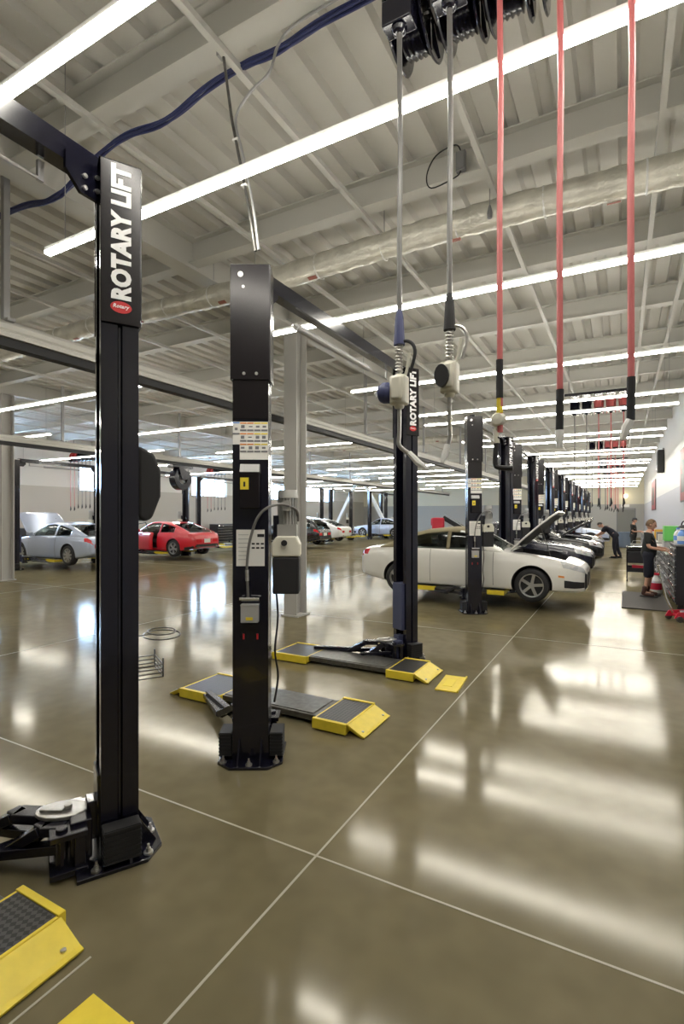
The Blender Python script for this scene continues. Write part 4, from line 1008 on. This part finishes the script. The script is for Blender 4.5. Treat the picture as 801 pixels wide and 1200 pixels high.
    for s in 'LR':
        a, tt = V['ankle'+s], V['toe'+s]; g = Vector((0, 0, 1))
        d = Vector((tt.x-a.x, tt.y-a.y, 0)).normalized(); base = Vector((a.x, a.y, 0))
        skin('boot', [a+g*.16, a+g*.02, base+g*.06-d*.03, base+g*.052+d*.12, base+g*.042+d*.20], [(0, 1), (1, 2), (2, 3), (3, 4)], [(.056, .056), (.056, .056), (.05, .06), (.052, .046), (.046, .036)], bootm, b, 1)
        so = MB().prism([(-.09, -.04), (-.05, -.05), (.12, -.055), (.22, -.04), (.25, 0), (.22, .04), (.12, .055), (-.05, .05), (-.09, .04)], 0, .025, T=Matrix.Translation(base) @ Matrix.Rotation(math.atan2(d.y, d.x), 4, 'Z')); so.build('sole', M['rubber'], b, 0)
    return t
stand = dict(pelvis=(0,0,.90), waist=(.03,0,1.08), chest=(.0,0,1.28), neck=(.02,0,1.44), chin=(.045,0,1.50), head=(.055,0,1.575), face=(1,0,-.18),
    hipL=(0,.095,.86), kneeL=(.03,.11,.48), ankleL=(-.02,.12,.10), toeL=(.14,.14,.045), hipR=(0,-.095,.86), kneeR=(.0,-.11,.48), ankleR=(-.06,-.12,.10), toeR=(.10,-.14,.045),
    shL=(0,.195,1.36), elL=(.02,.25,1.09), wrL=(.26,.16,1.06), palmL=(.34,.13,1.055), shR=(0,-.195,1.36), elR=(.02,-.25,1.09), wrR=(.26,-.18,1.04), palmR=(.345,-.16,1.03))
person((.50, 13.15, .022), -.10, stand, 'man in black T-shirt, dark shorts and brown boots working at the bench', M['hair'], M['shirt'], M['shorts'], M['boot'], True, 1.0, None, 1.12)
lean = dict(pelvis=(0,0,.92), waist=(.13,0,1.07), chest=(.30,0,1.20), neck=(.43,0,1.28), chin=(.49,0,1.29), head=(.545,0,1.345), face=(.7,0,-.7),
    hipL=(-.02,.095,.88), kneeL=(.02,.12,.48), ankleL=(-.05,.14,.10), toeL=(.11,.16,.045), hipR=(-.02,-.095,.88), kneeR=(-.06,-.11,.48), ankleR=(-.16,-.12,.10), toeR=(0,-.13,.045),
    shL=(.34,.19,1.24), elL=(.48,.23,1.02), wrL=(.66,.16,.92), palmL=(.73,.14,.89), shR=(.34,-.19,1.24), elR=(.46,-.23,1.00), wrR=(.64,-.16,.90), palmR=(.71,-.14,.87))
person((-.28, 24.6, 0), PI-.15, lean, 'mechanic in dark clothes leaning over a car front down the aisle', M['dark_hair'], M['shorts'], M['shorts'], M['black_matte'], False, 1.04)
back = dict(stand); back.update(wrL=(.28,.10,1.10), palmL=(.35,.08,1.10), wrR=(.28,-.12,1.08), palmR=(.35,-.10,1.08), face=(1,0,-.4))
person((.42, 26.5, 0), -.2, back, 'person in black with black cap standing at the bench behind the tool cart', M['dark_hair'], M['shirt'], M['shirt'], M['black_matte'], False, 1.0, M['black_matte'])

# ------------------------------------------------------------------ aisle wall furniture
m = MB().prism([(-.02, 11.35), (.80, 11.30), (.80, 13.75), (.0, 13.78)], .001, .022); tag(m.build('floor_mat', M['mat'], smooth=0, bevel=.006), 'dark anti fatigue mat on the floor in front of the bench', 'mat')
def tool_chest(x, y, w, d, h, n, label, group=None, rz=0, handles=True):
    """front faces local -X"""
    t = empty('tool_chest', (x, y, 0), rz); tag(t, label, 'tool chest', group)
    MB().box((0, 0, h/2+.06), (d, w, h-.12)).build('cabinet', M['chest'], t, 0, bevel=.01)
    MB().box((0, 0, h-.012), (d+.04, w+.04, .03)).build('worktop', M['grey_box'], t, 0, bevel=.006)
    for k in range(n):
        hh = (h-.22)/n; z = .15+hh*(k+.5)
        q = MB().box((-d/2-.008, 0, z), (.02, w-.06, hh-.015)).build('drawer', M['chest'], t, 0, bevel=.004)
        if handles: MB().box((-d/2-.035, 0, z+hh*.25), (.035, w-.10, .022), R=Matrix.Rotation(.5, 3, 'Y')).build('drawer_handle', M['chrome'], q, 0, bevel=.003)
    for sx in (-1, 1):
        for sy in (-1, 1): MB().cyl((sx*(d/2-.08), sy*(w/2-.08)-.02, .055), (sx*(d/2-.08), sy*(w/2-.08)+.02, .055), .055, n=16).box((sx*(d/2-.08), sy*(w/2-.08), .10), (.08, .06, .03)).build('caster', M['rubber'], t)
    return t
tool_chest(1.20, 12.05, 1.2, .64, 1.25, 9, 'tall black tool chest with chrome drawer handles at the near end of the bench')
def workbench(y0, y1, label, z=.98):
    t = empty('workbench', (1.17, (y0+y1)/2, 0)); tag(t, label, 'workbench', 'benches along the aisle wall'); L = y1-y0
    MB().box((0, 0, z-.02), (.72, L, .05)).build('worktop', M['steel'], t, 0, bevel=.006)
    MB().box((.05, 0, .035), (.5, L-.1, .07)).build('plinth', M['black_matte'], t, 0)
    n = max(2, int(L/1.1))
    for k in range(n):
        c = MB().box((.02, -L/2+L*(k+.5)/n, z/2), (.62, L/n-.05, z-.12)).build('cabinet', M['chest'], t, 0, bevel=.008)
        for j in range(4): MB().box((-.305, -L/2+L*(k+.5)/n, .20+.20*j), (.03, L/n-.12, .17)).box((-.335, -L/2+L*(k+.5)/n, .25+.20*j), (.03, L/n-.3, .02)).build('drawer', M['grey_box'], c, 0, bevel=.004)
workbench(12.75, 17.6, 'steel topped workbench beside the man in black')
workbench(18.4, 24.0, 'steel topped workbench farther along the aisle wall')
workbench(25.6, 31.5, 'most distant steel topped workbench along the aisle wall')
def on(name, mat, lab, cat, fn, x, y, z, rz=0, grp=None):
    t = empty(name, (x, y, z), rz); tag(t, lab, cat, grp); fn(t); return t
def jug(body, cap):
    def f(t):
        MB().lathe([(0, 0), (.075, 0), (.08, .02), (.08, .17), (.06, .22), (.03, .25), (.03, .27), (0, .27)], 18).build('jug_body', body, t); MB().cyl((0, 0, .27), (0, 0, .30), .034, n=14).build('cap', cap, t); MB().tube([(0, .05, .22), (0, .10, .20), (0, .10, .12), (0, .07, .08)], .012, 7).build('handle', body, t)
        MB().lathe([(.081, .06), (.0815, .15)], 18).build('label_band', M['decal_white'] if body is M['blue'] else M['blue'], t)
    return f
ZT = 1.258
on('fluid_jug', None, 'blue jug with pale band standing on the tall tool chest', 'jug', jug(M['blue'], M['white']), 1.00, 11.72, ZT)
on('fluid_jug', None, 'white jug with blue band standing on the tall tool chest', 'jug', jug(M['white'], M['blue']), .96, 11.98, ZT)
def carton(mat, d):
    def f(t):
        MB().box((0, 0, d[2]/2), d).build('box_body', mat, t, 0, bevel=.006); MB().box((0, 0, d[2]+.003), (d[0]+.006, d[1]+.006, .012)).build('lid', mat, t, 0)
    return f
on('carton', None, 'orange carton on the tall tool chest beside the jugs', 'box', carton(M['orange'], (.18, .22, .2)), 1.25, 11.75, ZT)
on('storage_bin', None, 'bright green storage bin on the bench behind the man', 'bin', carton(M['green'], (.30, .60, .34)), 1.02, 14.6, 1.20, 0)
on('parts_box', None, 'closed grey box under the bright green storage bin', 'box', carton(M['grey_light'], (.32, .62, .19)), 1.02, 14.6, .987)
def bag(t):
    MB().lathe([(0, 0), (.16, .0), (.20, .06), (.20, .20), (.16, .30), (.08, .35), (0, .36)], 20).build('bag_body', M['black_matte'], t); MB().tube(smooth_curve([(-.08, 0, .33), (-.05, 0, .42), (.05, 0, .42), (.08, 0, .33)], 5), .012, 7).build('grab_handle', M['black_matte'], t); MB().lathe([(.1, -.02), (.12, 0), (.1, .02)], 14, 'y', (0, -.19, .13)).build('front_pocket', M['rubber'], t)
on('backpack', None, 'black rounded bag on the tall tool chest behind the jugs', 'bag', bag, 1.12, 12.36, ZT)
for k, (yy, lab, mt) in enumerate([(13.55, 'cream cardboard box near the man on the bench', M['cream']), (15.6, 'orange box on the bench past the green bin', M['orange']), (16.5, 'black case on the far end of the bench', M['black_matte'])]): on('carton', None, lab, 'box', carton(mt, (.22, .28, .20)), 1.12, yy, .987)
for k, yy in enumerate([18.8, 19.7, 20.9, 22.2, 23.2]): on('carton', None, '%s box of supplies on the farther workbench' % ORD[k], 'box', carton([M['cream'], M['grey_box'], M['orange'], M['white'], M['red_tool']][k], (.25, .35, .22+.05*(k % 3))), 1.1, yy, .987, 0, 'boxes on the farther bench')
# tool cart
t = empty('tool_cart', (.36, 16.4, 0)); tag(t, 'black two shelf tool cart behind the man in black', 'cart')
for z in (.28, .84):
    MB().box((0, 0, z), (.52, .80, .03)).box((0, -.39, z+.05), (.52, .02, .10)).box((0, .39, z+.05), (.52, .02, .10)).box((-.25, 0, z+.05), (.02, .8, .10)).box((.25, 0, z+.05), (.02, .8, .10)).build('tray', M['chest'], t, 0)
MB().box((0, -.0, .66), (.50, .78, .30)).build('drawer_box', M['chest'], t, 0, bevel=.006)
for sx in (-1, 1):
    for sy in (-1, 1):
        MB().box((sx*.25, sy*.39, .48), (.03, .03, .78)).build('post', M['black'], t, 0); MB().cyl((sx*.25-.015, sy*.39, .05), (sx*.25+.015, sy*.39, .05), .05, n=14).build('caster', M['rubber'], t)
MB().tube(smooth_curve([(-.2, -.40, .88), (-.2, -.50, .95), (.2, -.50, .95), (.2, -.40, .88)], 5), .014, 8).build('push_handle', M['chrome'], t)
on('carton', None, 'red and white box on lower shelf of the tool cart', 'box', carton(M['red_tool'], (.26, .22, .14)), .36, 16.15, .297)
on('wire_basket', None, 'grey basket of small parts on top of the tool cart', 'basket', lambda t: (MB().box((0, 0, .01), (.30, .40, .02)).box((-.15, 0, .08), (.015, .40, .15)).box((.15, 0, .08), (.015, .40, .15)).box((0, -.2, .08), (.30, .015, .15)).box((0, .2, .08), (.30, .015, .15)).build('basket', M['grey_light'], t, 0), MB().tube([(-.14, 0, .15), (-.1, 0, .24), (.1, 0, .24), (.14, 0, .15)], .006, 6).build('basket_handle', M['steel'], t)), .36, 16.5, .857)
on('spray_bottle', None, 'white spray bottle with red trigger on floor below the bench', 'bottle', lambda t: (MB().lathe([(0, 0), (.11, 0), (.12, .05), (.12, .30), (.05, .38), (.04, .42), (0, .42)], 16).build('bottle_body', M['white'], t), MB().box((.02, 0, .45), (.12, .04, .06)).build('trigger_head', M['red_tool'], t, 0, bevel=.01), MB().lathe([(.122, .10), (.1225, .25)], 16).build('label_band', M['red_tool'], t)), .68, 13.85, 0)
t = empty('trash_barrel', (.12, 33.0, 0)); tag(t, 'blue grey trash barrel standing far down the aisle', 'trash can')
MB().lathe([(0, 0), (.26, 0), (.30, .05), (.34, .82), (.36, .84), (.36, .88), (.32, .88), (.29, .10), (0, .08)], 24).build('barrel', M['bin'], t)
for s in (-1, 1): MB().tube([(s*.33, -.08, .66), (s*.40, -.07, .68), (s*.40, .07, .68), (s*.33, .08, .66)], .015, 7).build('handle', M['bin'], t)
# red floor jack at the edge
t = empty('floor_jack', (1.02, 10.55, 0), .5); tag(t, 'red trolley jack on the floor cut by the picture edge', 'floor jack')
MB().prism([(-.36, 0), (.30, 0), (.36, .05), (.10, .12), (-.30, .10)], -.012, .012, T=Matrix.Translation((0, -.12, .06)) @ Matrix.Rotation(PI/2, 4, 'X')).prism([(-.36, 0), (.30, 0), (.36, .05), (.10, .12), (-.30, .10)], -.012, .012, T=Matrix.Translation((0, .12, .06)) @ Matrix.Rotation(PI/2, 4, 'X')).box((0, 0, .09), (.5, .22, .03)).build('chassis', M['red_tool'], t, 0, bevel=.005)
MB().bar((-.1, 0, .13), (.30, 0, .20), .09, .05).cyl((.30, 0, .20), (.30, 0, .25), .05, n=16).build('lift_arm', M['red_tool'], t, 0)
MB().cyl((-.2, 0, .14), (.05, 0, .15), .04, n=14).build('hydraulic_ram', M['chrome'], t)
MB().tube([(-.30, 0, .14), (-.42, 0, .40), (-.55, 0, .95)], .016, 9).build('jack_handle', M['chrome'], t)
for sx in (-.28, .28):
    for sy in (-.15, .15): MB().cyl((sx, sy-.02, .05), (sx, sy+.02, .05), .05, n=16).build('wheel', M['dark_steel'], t)
# wall posters and heater
def poster(y0, y1, z0, z1, lab):
    t = empty('wall_poster', (XR, (y0+y1)/2, (z0+z1)/2)); tag(t, lab, 'poster'); w, h = y1-y0, z1-z0
    MB().box((-.02, 0, 0), (.035, w, h)).build('frame', M['poster_dark'], t, 0, bevel=.005)
    MB().box((-.040, 0, 0), (.004, w-.08, h-.08)).build('print', M['poster'], t, 0)
    MB().box((-.0435, .1*w, -.15*h), (.003, w*.5, h*.35)).prism([(-.3*w, -.1*h), (.2*w, .05*h), (.3*w, .3*h), (-.1*w, .25*h)], 0, .003, T=Matrix.Translation((-.046, 0, 0)) @ Matrix(((0,0,1,0),(1,0,0,0),(0,1,0,0),(0,0,0,1)))).build('print_shapes', M['poster_dark'], t, 0)
poster(16.2, 18.3, 2.2, 3.75, 'large dark red poster on aisle wall above the bench')
poster(31.5, 35.5, 2.1, 3.75, 'distant dark red poster far down the aisle wall')
t = empty('wall_heater', (XR, 25.6, 4.1)); tag(t, 'tall dark heater mounted high on the aisle wall', 'heater')
MB().box((-.13, 0, 0), (.24, .6, .95)).build('casing', M['black_matte'], t, 0, bevel=.03); MB().box((-.26, 0, 0), (.02, .5, .8)).build('grille', M['grey_box'], t, 0); MB().box((-.03, 0, .5), (.06, .2, .12)).build('wall_mount', M['galv'], t, 0)

# ------------------------------------------------------------------ far bay furniture
for k, y in enumerate([10.6, 14.0, 22.4, 26.0, 29.6, 33.4]):
    lab = ['black drawer cabinet against the far wall beyond the silver coupe nose', 'black drawer cabinet against the far wall between silver and red coupes', 'wide black drawer cabinet against far wall just past the red coupe', 'black drawer cabinet under the big bright window', 'black drawer cabinet past the big bright window', 'most distant black drawer cabinet on the window wall'][k]
    tool_chest(-23.2, y, 1.9, .65, 1.25, 6, lab, 'drawer cabinets on the window wall', PI)
t = empty('hanging_exhaust_reel', (-13.4, 12.85, 3.5)); tag(t, 'black exhaust hose reel hanging from the rail above the red coupe', 'exhaust reel')
MB().box((0, 0, -.02), (.3, .9, .10)).build('trolley', M['black'], t, 0, bevel=.01)
MB().lathe([(.20, -.14), (.38, -.14), (.40, -.12), (.40, .12), (.38, .14), (.20, .14)], 26, 'x', (.0, 0, -.42), closed=True).build('spool_rim', M['black'], t, 40)
sp = MB()
for k in range(6): a = k*PI/3; sp.bar((.0, .06*math.cos(a), -.42+.06*math.sin(a)), (0, .24*math.cos(a), -.42+.24*math.sin(a)), .04, .12)
sp.cyl((-.15, 0, -.42), (.15, 0, -.42), .07, n=16); sp.build('spool_hub', M['grey_cast'], t)
MB().prism([(-.25, 0), (.25, 0), (.10, -.42), (-.10, -.42)], -.02, .02, T=Matrix.Translation((.18, 0, -.05)) @ Matrix.Rotation(PI/2, 4, 'Z') @ Matrix.Rotation(PI/2, 4, 'X')).build('side_bracket', M['black'], t, 0)

# red and black engine on a stand beyond the convertible
t = empty('engine_stand', (-7.2, 22.8, 0), .3); t.scale = (1.12,)*3; tag(t, 'red and black engine assembly on a stand seen over the convertible roof', 'engine stand')
MB().box((0, 0, .08), (.9, .7, .08)).box((-.3, 0, .5), (.12, .12, .9)).build('stand_frame', M['black'], t, 0)
MB().box((-.2, 0, 1.25), (.5, .5, .55)).cyl((-.5, 0, 1.35), (-.3, 0, 1.35), .16, n=16).build('engine_block', M['red_tool'], t, 0, bevel=.05)
MB().bar((0, -.15, 1.55), (.75, -.15, 1.10), .14, .14).bar((0, .15, 1.50), (.75, .15, 1.05), .14, .14).build('cylinder_head', M['black_matte'], t, 0, bevel=.03)
MB().bar((.05, 0, 1.66), (.8, 0, 1.2), .06, .03).build('intake_pipe', M['chrome'], t, 0)
for sx in (-.4, .4):
    for sy in (-.3, .3): MB().cyl((sx-.02, sy, .04), (sx+.02, sy, .04), .04, n=12).build('caster', M['rubber'], t)

# ------------------------------------------------------------------ world, camera
w = bpy.data.worlds.new('daylight'); scn.world = w; w.use_nodes = True
bg = w.node_tree.nodes['Background']; bg.inputs[0].default_value = (.52, .73, 1.0, 1); bg.inputs[1].default_value = 36.0
cam = bpy.data.cameras.new('camera'); co = bpy.data.objects.new('camera', cam); COL.objects.link(co); scn.camera = co
co.location = (0, 0, H); co.rotation_euler = (PI/2, 0, math.radians(28.7))
cam.sensor_fit = 'VERTICAL'; cam.sensor_height = 36; cam.sensor_width = 24; cam.lens = 18; cam.shift_y = .0035; cam.clip_end = 200; cam.clip_start = .02
vs = scn.view_settings; vs.view_transform = 'Standard'; vs.look = 'None'; vs.gamma = 1; vs.use_curve_mapping = False; vs.exposure = 0.36
scn.cycles.use_denoising = True; scn.cycles.max_bounces = 8; scn.cycles.diffuse_bounces = 4; scn.cycles.glossy_bounces = 4; scn.cycles.transparent_max_bounces = 12
scn.cycles.sample_clamp_indirect = 6; scn.cycles.blur_glossy = .5; scn.cycles.caustics_reflective = False; scn.cycles.caustics_refractive = False
